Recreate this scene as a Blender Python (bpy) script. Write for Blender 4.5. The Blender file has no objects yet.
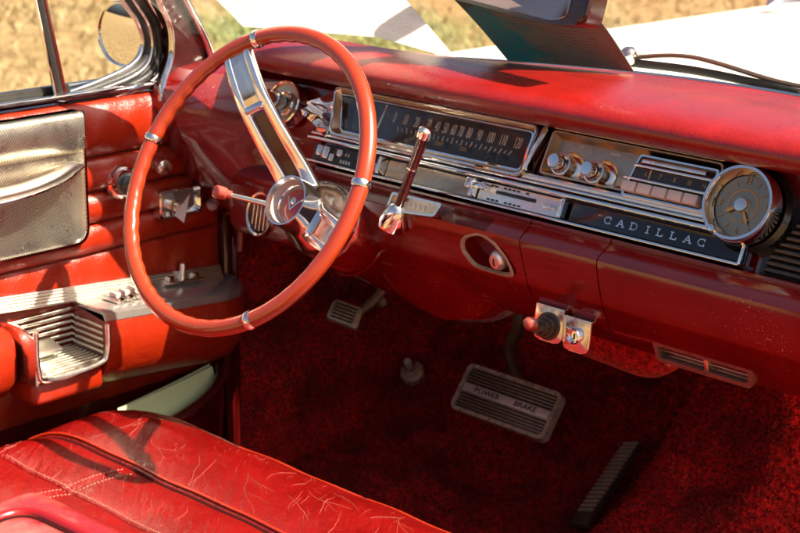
import bpy, bmesh, math, random
import numpy as np
from mathutils import Vector, Matrix
random.seed(7); rng = np.random.default_rng(7)
scene = bpy.context.scene
COL = scene.collection
R = math.radians

# ------------------------------------------------------------------ camera
CAM = Vector((1.04354703, -1.2188849, 1.15466591))
CR = Vector((0.72051863, 0.69328414, 0.01449164))
CU = Vector((-0.21026463, 0.19851466, 0.95727776))
CF = Vector((-0.66078869, 0.69278354, -0.28880664))
FPX = 1600.0
def ray(px, py):
    return CR * ((px - 400) / FPX) - CU * ((py - 266.5) / FPX) + CF
def on(px, py, p, n):
    """measured photo point taken to the plane through p with normal n"""
    d = ray(px, py); n = Vector(n)
    return CAM + d * (n.dot(Vector(p) - CAM) / n.dot(d))
def onX(px, py, x): return on(px, py, (x, 0, 0), (1, 0, 0))
def onY(px, py, y): return on(px, py, (0, y, 0), (0, 1, 0))
def onZ(px, py, z): return on(px, py, (0, 0, z), (0, 0, 1))

# ------------------------------------------------------------------ frames
class Fr:
    def __init__(s, o, ex, ey, ez=None):
        s.o = Vector(o); s.ex = Vector(ex).normalized(); s.ey = Vector(ey).normalized()
        s.ez = Vector(ez).normalized() if ez is not None else s.ex.cross(s.ey).normalized()
    def pt(s, u, v, h=0): return s.o + s.ex * u + s.ey * v + s.ez * h
    def px(s, x, y, h=0):
        q = on(x, y, s.o + s.ez * h, s.ez) - s.o
        return (q.dot(s.ex), q.dot(s.ey))
    def at(s, u, v, h=0): return Fr(s.pt(u, v, h), s.ex, s.ey, s.ez)
def axis_fr(o, ez, up=(0, 0, 1)):
    ez = Vector(ez).normalized(); ex = Vector(up).cross(ez)
    if ex.length < 1e-4: ex = Vector((1, 0, 0))
    ex.normalize(); return Fr(o, ex, ez.cross(ex), ez)

# ------------------------------------------------------------------ mesh builder
def rpoly(pts, r, n=5):
    """round the corners of a 2D polygon"""
    out = []; N = len(pts)
    for i in range(N):
        p = Vector(pts[i]); a = Vector(pts[i - 1]) - p; b = Vector(pts[(i + 1) % N]) - p
        rr = min(r[i] if isinstance(r, (list, tuple)) else r, a.length * .48, b.length * .48)
        p0 = p + a.normalized() * rr; p1 = p + b.normalized() * rr
        for k in range(n + 1):
            t = k / n
            q = p0 * (1 - t) ** 2 + p * 2 * t * (1 - t) + p1 * t * t
            out.append((q.x, q.y))
    return out
def inset(pts, d):
    """move a convex-ish polygon inwards by d"""
    N = len(pts); A = sum(pts[i][0] * pts[(i + 1) % N][1] - pts[(i + 1) % N][0] * pts[i][1] for i in range(N))
    s = 1 if A > 0 else -1; lines = []
    for i in range(N):
        a = Vector(pts[i]); b = Vector(pts[(i + 1) % N]); t = (b - a).normalized()
        n = Vector((-t.y, t.x)) * s; lines.append((a + n * d, t))
    out = []
    for i in range(N):
        (p, t), (q, w) = lines[i - 1], lines[i]
        den = t.x * w.y - t.y * w.x
        if abs(den) < 1e-9: out.append(tuple(q)); continue
        k = ((q.x - p.x) * w.y - (q.y - p.y) * w.x) / den
        out.append(tuple(p + t * k))
    return out
def smooth_path(pts, n=8):
    """Catmull-Rom through the points"""
    P = [Vector(p) for p in pts]; out = []
    for i in range(len(P) - 1):
        p0 = P[max(i - 1, 0)]; p1 = P[i]; p2 = P[i + 1]; p3 = P[min(i + 2, len(P) - 1)]
        for k in range(n):
            t = k / n
            out.append(.5 * ((2 * p1) + (p2 - p0) * t + (2 * p0 - 5 * p1 + 4 * p2 - p3) * t * t + (3 * p1 - p0 - 3 * p2 + p3) * t ** 3))
    out.append(P[-1]); return out

class MB:
    def __init__(s): s.v = []; s.f = []
    def _add(s, vs, fs):
        b = len(s.v); s.v += [tuple(x) for x in vs]; s.f += [tuple(b + i for i in f) for f in fs]; return s
    def _bm(s, bm):
        bm.verts.index_update()
        return s._add([v.co.copy() for v in bm.verts], [[v.index for v in f.verts] for f in bm.faces])
    def prism(s, fr, pts, h0, h1, bevel=0, seg=2, both=False, fn=None):
        bm = bmesh.new(); N = len(pts)
        A = sum(pts[i][0] * pts[(i + 1) % N][1] - pts[(i + 1) % N][0] * pts[i][1] for i in range(N))
        if A < 0: pts = list(reversed(pts))
        lo = [bm.verts.new((p[0], p[1], h0)) for p in pts]; hi = [bm.verts.new((p[0], p[1], h1)) for p in pts]
        bm.faces.new(list(reversed(lo))); top = bm.faces.new(hi)
        for i in range(N): bm.faces.new((lo[i], lo[(i + 1) % N], hi[(i + 1) % N], hi[i]))
        if bevel:
            es = [e for e in top.edges]
            if both: es += [e for e in bm.faces[0].edges] if False else [e for f in bm.faces for e in f.edges if all(v.co.z == min(h0, h1) for v in e.verts)]
            bmesh.ops.bevel(bm, geom=list(set(es)), offset=bevel, segments=seg, profile=.5, affect='EDGES', clamp_overlap=True)
        bm.verts.ensure_lookup_table()
        for v in bm.verts: v.co = fr.pt(*v.co)
        s._bm(bm); bm.free(); return s
    def box(s, fr, c, d, bevel=0, seg=2):
        bm = bmesh.new(); bmesh.ops.create_cube(bm, size=1)
        for v in bm.verts: v.co = Vector((v.co.x * d[0], v.co.y * d[1], v.co.z * d[2])) + Vector(c)
        if bevel: bmesh.ops.bevel(bm, geom=bm.edges[:], offset=bevel, segments=seg, profile=.5, affect='EDGES', clamp_overlap=True)
        for v in bm.verts: v.co = fr.pt(*v.co)
        s._bm(bm); bm.free(); return s
    def ring(s, fr, outer, inner, h0, h1, hin=None):
        """flat-faced frame between two loops with as many points each"""
        N = len(outer); hin = h0 if hin is None else hin
        L = [[fr.pt(*p, h0) for p in outer], [fr.pt(*p, h1) for p in outer], [fr.pt(*p, h1) for p in inner], [fr.pt(*p, hin) for p in inner]]
        return s.loft(L, closed=True)
    def loft(s, loops, closed=True, cap=False):
        n = len(loops[0]); vs = [p for l in loops for p in l]; fs = []
        for i in range(len(loops) - 1):
            for j in range(n if closed else n - 1):
                k = (j + 1) % n; fs.append((i * n + j, i * n + k, (i + 1) * n + k, (i + 1) * n + j))
        if cap: fs.append(tuple(reversed(range(n)))); fs.append(tuple((len(loops) - 1) * n + j for j in range(n)))
        return s._add(vs, fs)
    def grid(s, fn, nu, nv):
        return s.loft([[fn(i / nu, j / nv) for j in range(nv + 1)] for i in range(nu + 1)], closed=False)
    def sheet(s, fn, nu, nv, off):
        """a grid with thickness: fn(u,v) -> point, off = Vector offset to the back"""
        a = [[Vector(fn(i / nu, j / nv)) for j in range(nv + 1)] for i in range(nu + 1)]
        s.loft(a, closed=False); off = Vector(off)
        b = [[p + off for p in reversed(r)] for r in a]; s.loft(b, closed=False)
        edge = [a[i][0] for i in range(nu + 1)] + [a[nu][j] for j in range(1, nv + 1)] + [a[i][nv] for i in range(nu - 1, -1, -1)] + [a[0][j] for j in range(nv - 1, 0, -1)]
        return s.loft([edge, [p + off for p in edge]], closed=True)
    def tube(s, path, r, seg=12, closed=False, cap=True, sy=1.0, up=None):
        P = [Vector(p) for p in path]; n = len(P); loops = []; prev = None
        for i in range(n):
            if closed: t = (P[(i + 1) % n] - P[i - 1]).normalized()
            else: t = (P[min(i + 1, n - 1)] - P[max(i - 1, 0)]).normalized()
            if prev is None:
                u = Vector(up) if up else (Vector((0, 0, 1)) if abs(t.z) < .9 else Vector((1, 0, 0)))
            else: u = prev
            u = (u - t * u.dot(t)).normalized(); prev = u; w = t.cross(u)
            rr = r[i] if hasattr(r, '__len__') else r
            loops.append([P[i] + (u * math.cos(a) * sy + w * math.sin(a)) * rr for a in [2 * math.pi * k / seg for k in range(seg)]])
        if closed: loops.append(loops[0])
        return s.loft(loops, True, cap and not closed)
    def lathe(s, fr, prof, seg=40, sx=1.0, sy=1.0):
        loops = [[fr.pt(r * math.cos(a) * sx, r * math.sin(a) * sy, h) for a in [2 * math.pi * k / seg for k in range(seg)]] for r, h in prof]
        return s.loft(loops, True, False)
    def arrays(s, v, f):
        b = len(s.v); s.v += [tuple(x) for x in v.tolist()]; s.f += [tuple(i + b for i in x) for x in f.tolist()]; return s
    def build(s, name, mat, parent=None, smooth=35, loc=None):
        L = ORG.get(parent.name, Vector((0, 0, 0))) if parent else Vector(loc or (0, 0, 0))
        me = bpy.data.meshes.new(name)
        me.from_pydata([(x - L.x, y - L.y, z - L.z) for x, y, z in s.v], [], s.f)
        bm = bmesh.new(); bm.from_mesh(me); bmesh.ops.remove_doubles(bm, verts=bm.verts, dist=1e-6)
        bmesh.ops.recalc_face_normals(bm, faces=bm.faces); bm.to_mesh(me); bm.free()
        if smooth:
            me.polygons.foreach_set('use_smooth', [True] * len(me.polygons)); me.set_sharp_from_angle(angle=R(smooth))
        o = bpy.data.objects.new(name, me); COL.objects.link(o)
        if isinstance(mat, (list, tuple)):
            for m in mat: me.materials.append(m)
        else: me.materials.append(mat)
        if parent: o.parent = parent; ORG[o.name] = L
        else: o.location = L; ORG[o.name] = L
        return o
ORG = {}
def thing(name, label, cat, loc=(0, 0, 0), group=None):
    o = bpy.data.objects.new(name, None); COL.objects.link(o); o.location = loc; o.empty_display_size = .05
    ORG[o.name] = Vector(loc); o['label'] = label; o['category'] = cat
    if group: o['group'] = group
    return o
def tag(o, label=None, cat=None, group=None, kind=None):
    for k, v in (('label', label), ('category', cat), ('group', group), ('kind', kind)):
        if v: o[k] = v
    return o
def text_mb(fr, txt, size, u, v, h, sx=1.0, shear=0.0, ext=.0004, mb=None, align='CENTER', wt=0.0):
    cu = bpy.data.curves.new('lettering', 'FONT'); cu.body = txt; cu.size = size; cu.extrude = ext; cu.align_x = align; cu.align_y = 'CENTER'; cu.shear = shear
    cu.offset = wt; cu.resolution_u = 3
    o = bpy.data.objects.new('lettering', cu); COL.objects.link(o)
    dg = bpy.context.evaluated_depsgraph_get(); me = bpy.data.meshes.new_from_object(o.evaluated_get(dg))
    mb = mb or MB()
    mb._add([fr.pt(u + q.co.x * sx, v + q.co.y, h + q.co.z) for q in me.vertices], [list(p.vertices) for p in me.polygons])
    bpy.data.objects.remove(o); bpy.data.meshes.remove(me); bpy.data.curves.remove(cu)
    return mb

# ------------------------------------------------------------------ materials
class NT:
    def __init__(s, name):
        s.m = bpy.data.materials.new(name); s.m.use_nodes = True; s.t = s.m.node_tree; s.n = s.t.nodes
        s.b = s.n['Principled BSDF']; s.out = s.n['Material Output']; s.tc = s.n.new('ShaderNodeTexCoord')
    def mk(s, typ, **kw):
        n = s.n.new(typ)
        for k, v in kw.items():
            if k.startswith('i_'): n.inputs[k[2:].replace('_', ' ')].default_value = v
            else: setattr(n, k, v)
        return n
    def l(s, a, b): s.t.links.new(a, b)
    def mapped(s, scale=(1, 1, 1), rot=(0, 0, 0), src='Object'):
        m = s.mk('ShaderNodeMapping'); m.inputs['Scale'].default_value = scale; m.inputs['Rotation'].default_value = rot
        s.l(s.tc.outputs[src], m.inputs['Vector']); return m.outputs['Vector']
    def noise(s, sc, det=4, rough=.55, vec=None, dist=0):
        n = s.mk('ShaderNodeTexNoise'); n.inputs['Scale'].default_value = sc; n.inputs['Detail'].default_value = det
        n.inputs['Roughness'].default_value = rough; n.inputs['Distortion'].default_value = dist
        s.l(vec or s.tc.outputs['Object'], n.inputs['Vector']); return n
    def ramp(s, fac, stops):
        r = s.mk('ShaderNodeValToRGB'); e = r.color_ramp.elements
        while len(e) < len(stops): e.new(.5)
        for k, (p, c) in enumerate(stops):
            e[k].position = p; e[k].color = (c, c, c, 1) if not hasattr(c, '__len__') else (*c, 1)
        s.l(fac, r.inputs['Fac']); return r.outputs['Color']
    def mix(s, fac, a, b, mode='MIX'):
        m = s.mk('ShaderNodeMix', data_type='RGBA', blend_type=mode)
        for sock, val in ((m.inputs['Factor'], fac), (m.inputs['A'], a), (m.inputs['B'], b)):
            if hasattr(val, 'is_linked'): s.l(val, sock)
            elif hasattr(val, '__len__'): sock.default_value = (*val, 1)
            else: sock.default_value = val
        # colour sockets share names with the float ones: take the RGBA ones explicitly
        return m.outputs['Result']
    def cmix(s, fac, a, b, mode='MIX'):
        m = s.mk('ShaderNodeMix', data_type='RGBA', blend_type=mode)
        for sock, val in ((m.inputs[0], fac), (m.inputs[6], a), (m.inputs[7], b)):
            if hasattr(val, 'is_linked'): s.l(val, sock)
            elif hasattr(val, '__len__'): sock.default_value = (*val, 1)
            else: sock.default_value = val
        return m.outputs[2]
    def bump(s, h, strength, dist, prev=None):
        b = s.mk('ShaderNodeBump'); b.inputs['Strength'].default_value = strength; b.inputs['Distance'].default_value = dist
        s.l(h, b.inputs['Height'])
        if prev is not None: s.l(prev, b.inputs['Normal'])
        s.l(b.outputs['Normal'], s.b.inputs['Normal']); return b.outputs['Normal']
    def set(s, **kw):
        for k, v in kw.items():
            i = s.b.inputs[k.replace('_', ' ')]
            if hasattr(v, 'is_linked'): s.l(v, i)
            else: i.default_value = (*v, 1) if hasattr(v, '__len__') else v
        return s

def metal(name, col, r0, r1, scale=60, bumpd=0.0, aniso=None, dirt=.25):
    t = NT(name); n = t.noise(scale, 5, .65, vec=t.mapped(aniso) if aniso else None)
    t.set(Metallic=1.0, Roughness=t.ramp(n.outputs['Fac'], [(.3, r0), (.75, r1)]))
    d = t.noise(scale * .4, 6, .7)
    t.set(Base_Color=t.cmix(t.ramp(d.outputs['Fac'], [(.5, 0.0), (.8, dirt)]), col, tuple(c * .45 for c in col)))
    if bumpd: t.bump(n.outputs['Fac'], .25, bumpd)
    return t.m
def plain(name, col, rough, coat=0, var=.25, scale=30, spec=.5, bumpd=0, metallic=0, crough=.08):
    t = NT(name); n = t.noise(scale, 5, .6)
    t.set(Base_Color=t.cmix(t.ramp(n.outputs['Fac'], [(.3, 0.0), (.75, 1.0)]), tuple(c * (1 - var) for c in col), col), Metallic=metallic,
          Roughness=t.ramp(n.outputs['Fac'], [(.3, rough * .85), (.75, min(1, rough * 1.2))]), Coat_Weight=coat, Coat_Roughness=crough, Specular_IOR_Level=spec)
    if bumpd: t.bump(n.outputs['Fac'], .3, bumpd)
    return t.m
def leather(name, col, rough=.42, grain=420, crease=0.0, crease_scale=(9, 3.2, 9), coat=.15, pucker=False):
    t = NT(name); n = t.noise(14, 6, .6)
    base = t.cmix(t.ramp(n.outputs['Fac'], [(.3, 0.0), (.72, 1.0)]), tuple(c * .72 for c in col), col)
    v = t.mk('ShaderNodeTexVoronoi', feature='DISTANCE_TO_EDGE'); v.inputs['Scale'].default_value = grain
    w = t.noise(90, 3); dv = t.cmix(.012, t.tc.outputs['Object'], w.outputs['Color'], 'ADD'); t.l(dv, v.inputs['Vector'])
    nb = t.bump(t.ramp(v.outputs['Distance'], [(0, 0.0), (.35, 1.0)]), .32, .0006)
    n2 = t.noise(24, 4); nb = t.bump(n2.outputs['Fac'], .5, .004, nb)
    t.set(Roughness=t.ramp(n.outputs['Fac'], [(.3, rough * .8), (.75, rough * 1.2)]), Coat_Weight=coat, Coat_Roughness=.25, Specular_IOR_Level=.5)
    if pucker:   # soft puckers running back from the front edge
        pm = t.mk('ShaderNodeMapping'); pm.inputs['Scale'].default_value = (70, 13, 20); t.l(t.mapped((1, 1, 1), (0, 0, -.72)), pm.inputs['Vector'])
        pn = t.noise(1.0, 4, .6, vec=pm.outputs['Vector'], dist=.6); pk = t.ramp(pn.outputs['Fac'], [(.35, 0.0), (.62, 1.0)]); nb = t.bump(pk, .55, .0022, nb)
    if crease:
        # long worn cracks: several sets of warped cell edges broken up by a mask
        tot = None
        for sc, rot, wv, amp, th, m0 in (((18, 5, 5), -.70, 16, .06, .009, .45), ((44, 11, 10), -.85, 26, .035, .014, .48), ((120, 34, 30), -.6, 40, .02, .024, .50)):
            wn = t.noise(wv, 4, .6); off = t.mk('ShaderNodeVectorMath', operation='MULTIPLY_ADD'); off.inputs[1].default_value = (amp, amp, amp); t.l(wn.outputs['Color'], off.inputs[0]); t.l(t.tc.outputs['Object'], off.inputs[2])
            m1 = t.mk('ShaderNodeMapping'); m1.inputs['Rotation'].default_value = (0, 0, rot); t.l(off.outputs['Vector'], m1.inputs['Vector'])
            m2 = t.mk('ShaderNodeMapping'); m2.inputs['Scale'].default_value = sc; t.l(m1.outputs['Vector'], m2.inputs['Vector']); add = m2.outputs['Vector']
            c = t.mk('ShaderNodeTexVoronoi', feature='DISTANCE_TO_EDGE'); c.inputs['Scale'].default_value = 1.0; t.l(add, c.inputs['Vector'])
            line = t.ramp(c.outputs['Distance'], [(0, 1.0), (th * .4, .6), (th * 1.3, 0.0)])
            mask = t.noise(5 + sc[0] * .12, 3, .6); mk = t.ramp(mask.outputs['Fac'], [(m0, 0.0), (m0 + .12, 1.0)])
            ln = t.cmix(1.0, line, mk, 'MULTIPLY'); tot = ln if tot is None else t.cmix(1.0, tot, ln, 'LIGHTEN')
        bl = t.noise(8, 5, .6); blot = t.ramp(bl.outputs['Fac'], [(.62, 0.0), (.80, .22)])
        tot2 = t.cmix(1.0, tot, blot, 'LIGHTEN')
        base = t.cmix(t.cmix(1.0, tot2, (crease, crease, crease), 'MULTIPLY'), base, (.66, .20, .13))
        t.bump(tot, -.6, .0012, nb)
    t.set(Base_Color=base)
    return t.m

M = {}
M['chrome'] = metal('chrome', (.86, .82, .77), .03, .11, 40, dirt=.2)
M['bright_chrome'] = metal('soft_bright_chrome', (.90, .86, .82), .10, .22, 60, dirt=.2)
M['chrome_worn'] = metal('pitted_chrome', (.80, .74, .67), .10, .30, 160, .0004, dirt=.6)
M['satin'] = metal('satin_aluminium', (.84, .78, .70), .22, .40, 220, .0002, (1, 40, 40), dirt=.3)
M['bronze'] = metal('warm_brushed_metal', (.52, .40, .27), .22, .40, 220, .0002, (1, 30, 30), dirt=.5)
M['lock_metal'] = plain('worn_nickel', (.80, .74, .68), .30, metallic=.75, spec=.8, var=.2)
M['old_metal'] = metal('old_metal', (.74, .58, .38), .30, .5, 120, .0005, dirt=.6)
M['ribbed_dark'] = metal('dark_ribbed_metal', (.10, .08, .065), .25, .45, 120, dirt=.5)
M['thread'] = plain('faded_thread', (.55, .20, .14), .7)
M['black'] = plain('black_gloss', (.012, .010, .009), .16, coat=.3, spec=.5)
M['dial_black'] = plain('dial_black', (.050, .041, .032), .3)
M['rubber'] = plain('black_rubber', (.018, .015, .013), .55, bumpd=.0004, scale=120)
M['red_paint'] = plain('dark_red_paint', (.34, .006, .008), .22, coat=.6, var=.35, scale=9, bumpd=.0006)
def chip_paint():
    t = NT('chipped_dark_red_paint'); n = t.noise(9, 5, .6); sp = t.noise(420, 2, .6); lo = t.noise(10, 4, .7)
    base = t.cmix(t.ramp(n.outputs['Fac'], [(.3, 0.0), (.75, 1.0)]), (.115, .0010, .0010), (.22, .0022, .0016))
    k = t.cmix(1.0, t.ramp(sp.outputs['Fac'], [(.66, 0.0), (.69, 1.0)]), t.ramp(lo.outputs['Fac'], [(.52, 0.0), (.68, 1.0)]), 'MULTIPLY')
    t.set(Base_Color=t.cmix(k, base, (.62, .36, .24)), Roughness=t.ramp(n.outputs['Fac'], [(.3, .18), (.75, .30)]), Coat_Weight=.9, Coat_Roughness=.085)
    return t.m
M['red_paint'] = chip_paint()
M['red_pad'] = leather('red_pad_vinyl', (.27, .0055, .0030), .30, 300, coat=.4)
M['red_door'] = leather('red_door_leather', (.36, .019, .0030), .30, 360, coat=.4)
M['red_seat'] = leather('creased_red_leather', (.175, .0022, .0016), .27, 420, coat=.18, pucker=True)
def sky_sheen_vinyl():  # pale pink patches paint the sky's glossy reflection into the red base colour
    m = leather('red_vinyl_painted_sheen', (.26, .004, .006), .22, 300, coat=.6); t = m.node_tree; b = t.nodes['Principled BSDF']
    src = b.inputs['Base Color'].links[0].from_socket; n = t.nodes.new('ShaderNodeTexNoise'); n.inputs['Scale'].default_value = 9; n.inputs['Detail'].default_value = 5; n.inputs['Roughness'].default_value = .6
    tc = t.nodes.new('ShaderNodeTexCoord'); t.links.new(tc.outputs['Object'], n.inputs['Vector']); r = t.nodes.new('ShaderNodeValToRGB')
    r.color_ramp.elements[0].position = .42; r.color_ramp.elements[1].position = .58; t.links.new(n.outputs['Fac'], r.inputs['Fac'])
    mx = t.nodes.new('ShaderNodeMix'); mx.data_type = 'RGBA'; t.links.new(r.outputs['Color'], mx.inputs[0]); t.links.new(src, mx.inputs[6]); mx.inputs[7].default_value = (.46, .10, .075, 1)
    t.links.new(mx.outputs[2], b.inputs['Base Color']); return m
M['red_arm'] = sky_sheen_vinyl()
M['wheel_red'] = plain('red_wheel_plastic', (.36, .034, .007), .22, coat=.8, var=.15, scale=12, crough=.07)
M['red_dark'] = plain('dark_red_plastic', (.07, .002, .002), .25, coat=.4)
M['red_knob'] = plain('pale_red_knob', (.42, .07, .045), .3, coat=.4)
M['white_letter'] = plain('cream_lettering', (.95, .90, .76), .4)
M['gold_letter'] = plain('amber_marks', (.70, .42, .14), .4)
M['letter_metal'] = metal('letter_metal', (.9, .86, .8), .15, .25)
M['white_paint'] = plain('white_car_paint', (.82, .78, .66), .4, coat=.15, var=.03)
M['pale_green'] = plain('pale_green_card', (.78, .86, .42), .6, var=.15)
M['rust'] = plain('bare_worn_edge', (.50, .33, .20), .55, var=.5, scale=200)
M['pillar_dark'] = plain('dark_maroon_pillar', (.035, .006, .005), .25, coat=.4)
M['mirror_case'] = plain('near_black_red_case', (.03, .004, .004), .25, coat=.4)
M['horn_pale'] = plain('pale_horn_metal', (.74, .62, .57), .22, metallic=.25, spec=.8, var=.15, coat=.3)
M['deck'] = plain('pale_satin_deck', (.82, .76, .70), .22, metallic=.8, spec=.8, var=.25, scale=40)
M['band'] = plain('worn_brass_band', (.86, .68, .50), .35, metallic=.15, spec=.7, var=.3, scale=90)
M['seam_dark'] = plain('dark_seam', (.025, .002, .002), .9, spec=.1)
M['red_knobless'] = plain('glossy_red_welt', (.26, .006, .005), .2, coat=.7)
M['rim_brass'] = plain('worn_brassy_trim', (.80, .58, .38), .28, metallic=.4, spec=.8, var=.4, scale=70)
M['outlet_metal'] = plain('tarnished_outlet', (.30, .17, .12), .3, metallic=.6, var=.4, scale=60)
M['pedal_steel'] = plain('dull_pedal_steel', (.20, .13, .075), .4, metallic=.6, var=.4, scale=60)
M['crack'] = plain('pale_leather_crack', (.27, .040, .026), .5, var=.6, scale=40)
M['pedal_brass'] = plain('worn_pedal_brass', (.62, .44, .26), .32, metallic=.4, spec=.7, var=.5, scale=80)
M['emblem_red'] = plain('emblem_red_enamel', (.50, .035, .025), .15, coat=.9, var=.1)
M['pad_rubber'] = plain('dusty_pedal_rubber', (.10, .062, .04), .4, var=.4, scale=120)
M['ivory'] = plain('ivory_button', (.74, .60, .52), .3, coat=.3)
M['brown_dark'] = plain('brown_black_rubber', (.06, .036, .022), .38)

def mesh_metal():
    t = NT('diamond_pattern_aluminium'); tot = None
    for a in (.785, -.785):
        w = t.mk('ShaderNodeTexWave', wave_type='BANDS', bands_direction='Y', wave_profile='SIN'); w.inputs['Scale'].default_value = 110
        t.l(t.mapped((1, 1, .72), (a, 0, 0)), w.inputs['Vector'])
        line = t.ramp(w.outputs['Fac'], [(.55, 0.0), (.9, 1.0)]); tot = line if tot is None else t.cmix(1.0, tot, line, 'LIGHTEN')
    n = t.noise(30, 5)
    t.set(Metallic=1.0, Base_Color=t.cmix(tot, (.40, .35, .26), (.82, .76, .64)), Roughness=t.ramp(n.outputs['Fac'], [(.3, .22), (.7, .38)]))
    t.bump(tot, .8, .0012); return t.m
M['mesh_metal'] = mesh_metal()
def carpet_mat():
    t = NT('red_loop_carpet'); n = t.noise(170, 3, .7); n2 = t.noise(9, 6, .7)
    a = t.cmix(t.ramp(n.outputs['Fac'], [(.40, 0.0), (.62, 1.0)]), (.20, .0024, .0022), (.92, .0115, .0080))
    t.set(Base_Color=t.cmix(t.ramp(n2.outputs['Fac'], [(.40, 0.0), (.62, .80)]), a, (.13, .0016, .0016)), Roughness=.9, Specular_IOR_Level=.25, Sheen_Weight=.35, Sheen_Roughness=.4)
    t.b.inputs['Sheen Tint'].default_value = (1, .3, .2, 1)
    t.bump(n.outputs['Fac'], .9, .004); return t.m
M['carpet'] = carpet_mat()
def glass_mat(name, tint=(1, 1, 1), k=1.0):
    m = bpy.data.materials.new(name); m.use_nodes = True; t = m.node_tree; t.nodes.clear()
    o = t.nodes.new('ShaderNodeOutputMaterial'); tr = t.nodes.new('ShaderNodeBsdfTransparent'); gl = t.nodes.new('ShaderNodeBsdfGlossy')
    tr.inputs['Color'].default_value = (*tint, 1); gl.inputs['Roughness'].default_value = .01
    fr = t.nodes.new('ShaderNodeFresnel'); fr.inputs['IOR'].default_value = 1.45
    ml = t.nodes.new('ShaderNodeMath'); ml.operation = 'MULTIPLY'; ml.inputs[1].default_value = k
    mx = t.nodes.new('ShaderNodeMixShader')
    t.links.new(fr.outputs[0], ml.inputs[0]); t.links.new(ml.outputs[0], mx.inputs[0]); t.links.new(tr.outputs[0], mx.inputs[1]); t.links.new(gl.outputs[0], mx.inputs[2]); t.links.new(mx.outputs[0], o.inputs[0])
    return m
M['glass'] = glass_mat('window_glass', (.97, .98, .96), .10)
M['dial_glass'] = glass_mat('dial_glass', (.97, .95, .92), .12)
def mirror_mat():
    t = NT('mirror_silver'); t.set(Metallic=1.0, Roughness=.015, Base_Color=(.80, .80, .80)); return t.m
M['mirror'] = mirror_mat()
M['mirror_dark'] = metal('aged_mirror', (.30, .24, .26), .02, .04, 20, dirt=.2)
def paper_mat(name, col, ink, scale, sss=.0, patch=None):
    t = NT(name)
    if patch:   # a printed colour block on one side of the sheet
        sp = t.mk('ShaderNodeSeparateXYZ'); t.l(t.tc.outputs['UV'], sp.inputs[0]); pn = t.noise(2, 4, .6, vec=t.mapped((3, 3, 1), src='UV'))
        ad = t.mk('ShaderNodeMath', operation='ADD'); t.l(sp.outputs[0], ad.inputs[0]); t.l(pn.outputs['Fac'], ad.inputs[1])
        col = t.cmix(t.ramp(ad.outputs[0], [(.70, 1.0), (.86, 0.0)]), col, patch)
    # rows of faint unreadable print
    w = t.mk('ShaderNodeTexWave', wave_type='BANDS', bands_direction='Y'); w.inputs['Scale'].default_value = scale
    t.l(t.tc.outputs['UV'], w.inputs['Vector'])
    n = t.noise(1, 2, .5, vec=t.mapped((60, scale * 3.2, 1), src='UV')); n2 = t.noise(1, 2, vec=t.mapped((3, 5, 1), src='UV'))
    k = t.cmix(1.0, t.ramp(w.outputs['Fac'], [(.55, 0.0), (.7, 1.0)]), t.ramp(n.outputs['Fac'], [(.42, 0.0), (.55, 1.0)]), 'MULTIPLY')
    k = t.cmix(1.0, k, t.ramp(n2.outputs['Fac'], [(.38, 0.0), (.5, .8)]), 'MULTIPLY')
    base = t.cmix(k, col, ink)
    t.set(Base_Color=base, Roughness=.6)
    if sss:
        tl = t.mk('ShaderNodeBsdfTranslucent'); mx = t.mk('ShaderNodeMixShader'); mx.inputs[0].default_value = sss
        t.l(base, tl.inputs['Color']); t.l(t.b.outputs[0], mx.inputs[1]); t.l(tl.outputs[0], mx.inputs[2]); t.l(mx.outputs[0], t.out.inputs[0])
    return t.m
M['paper'] = paper_mat('printed_white_paper', (.90, .89, .85), (.70, .69, .66), 11, .85)
M['paper_dark'] = paper_mat('dark_print_sheet', (.20, .21, .19), (.13, .13, .125), 9, .35, (.06, .24, .26))
def ground_mat():
    t = NT('dry_grass_ground'); n = t.noise(3.6, 8, .78); n2 = t.noise(.22, 4, .6); n3 = t.noise(11, 6, .8)
    tan = t.cmix(t.ramp(n.outputs['Fac'], [(.32, 0.0), (.68, 1.0)]), (.10, .055, .020), (.36, .24, .11))
    tan = t.cmix(t.ramp(n3.outputs['Fac'], [(.45, 0.0), (.75, .8)]), tan, (.50, .38, .21))
    grn = t.cmix(t.ramp(n.outputs['Fac'], [(.32, 0.0), (.68, 1.0)]), (.07, .08, .02), (.26, .26, .11))
    sep = t.mk('ShaderNodeSeparateXYZ'); t.l(t.tc.outputs['Object'], sep.inputs[0])
    ds = t.mk('ShaderNodeVectorMath', operation='DISTANCE'); ds.inputs[1].default_value = (-6.2, 6.5, -.42); wv_ = t.cmix(.9, t.tc.outputs['Object'], n.outputs['Color'], 'ADD'); t.l(wv_, ds.inputs[0])
    mask = t.ramp(ds.outputs['Value'], [(.0, 1.0), (.9, 1.0), (1.0, 0.0)])
    mr = t.mk('ShaderNodeMapRange'); mr.inputs[1].default_value = .7; mr.inputs[2].default_value = 1.5; mr.inputs[3].default_value = 1; mr.inputs[4].default_value = 0; t.l(ds.outputs['Value'], mr.inputs[0]); mask = mr.outputs[0]
    t.set(Base_Color=t.cmix(mask, tan, grn), Roughness=.95, Specular_IOR_Level=.1); t.bump(n3.outputs['Fac'], .8, .05); return t.m
M['ground'] = ground_mat()

# ------------------------------------------------------------------ main frames
W = Vector((-.38, 0, .70))
FW = Fr(W, (1, 0, 0), (0, .5043, .8635), (0, -.8635, .5043))         # steering wheel plane, +h towards the driver
FD = Fr((0, .2275, .7215), (1, 0, 0), (0, .428, .904), (0, -.904, .428))   # instrument face, +h towards the driver
DX = -.74
FDOOR = Fr((DX, 0, 0), (0, 1, 0), (0, 0, 1), (1, 0, 0))              # door inner face: u = y, v = z, +h into the car

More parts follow.
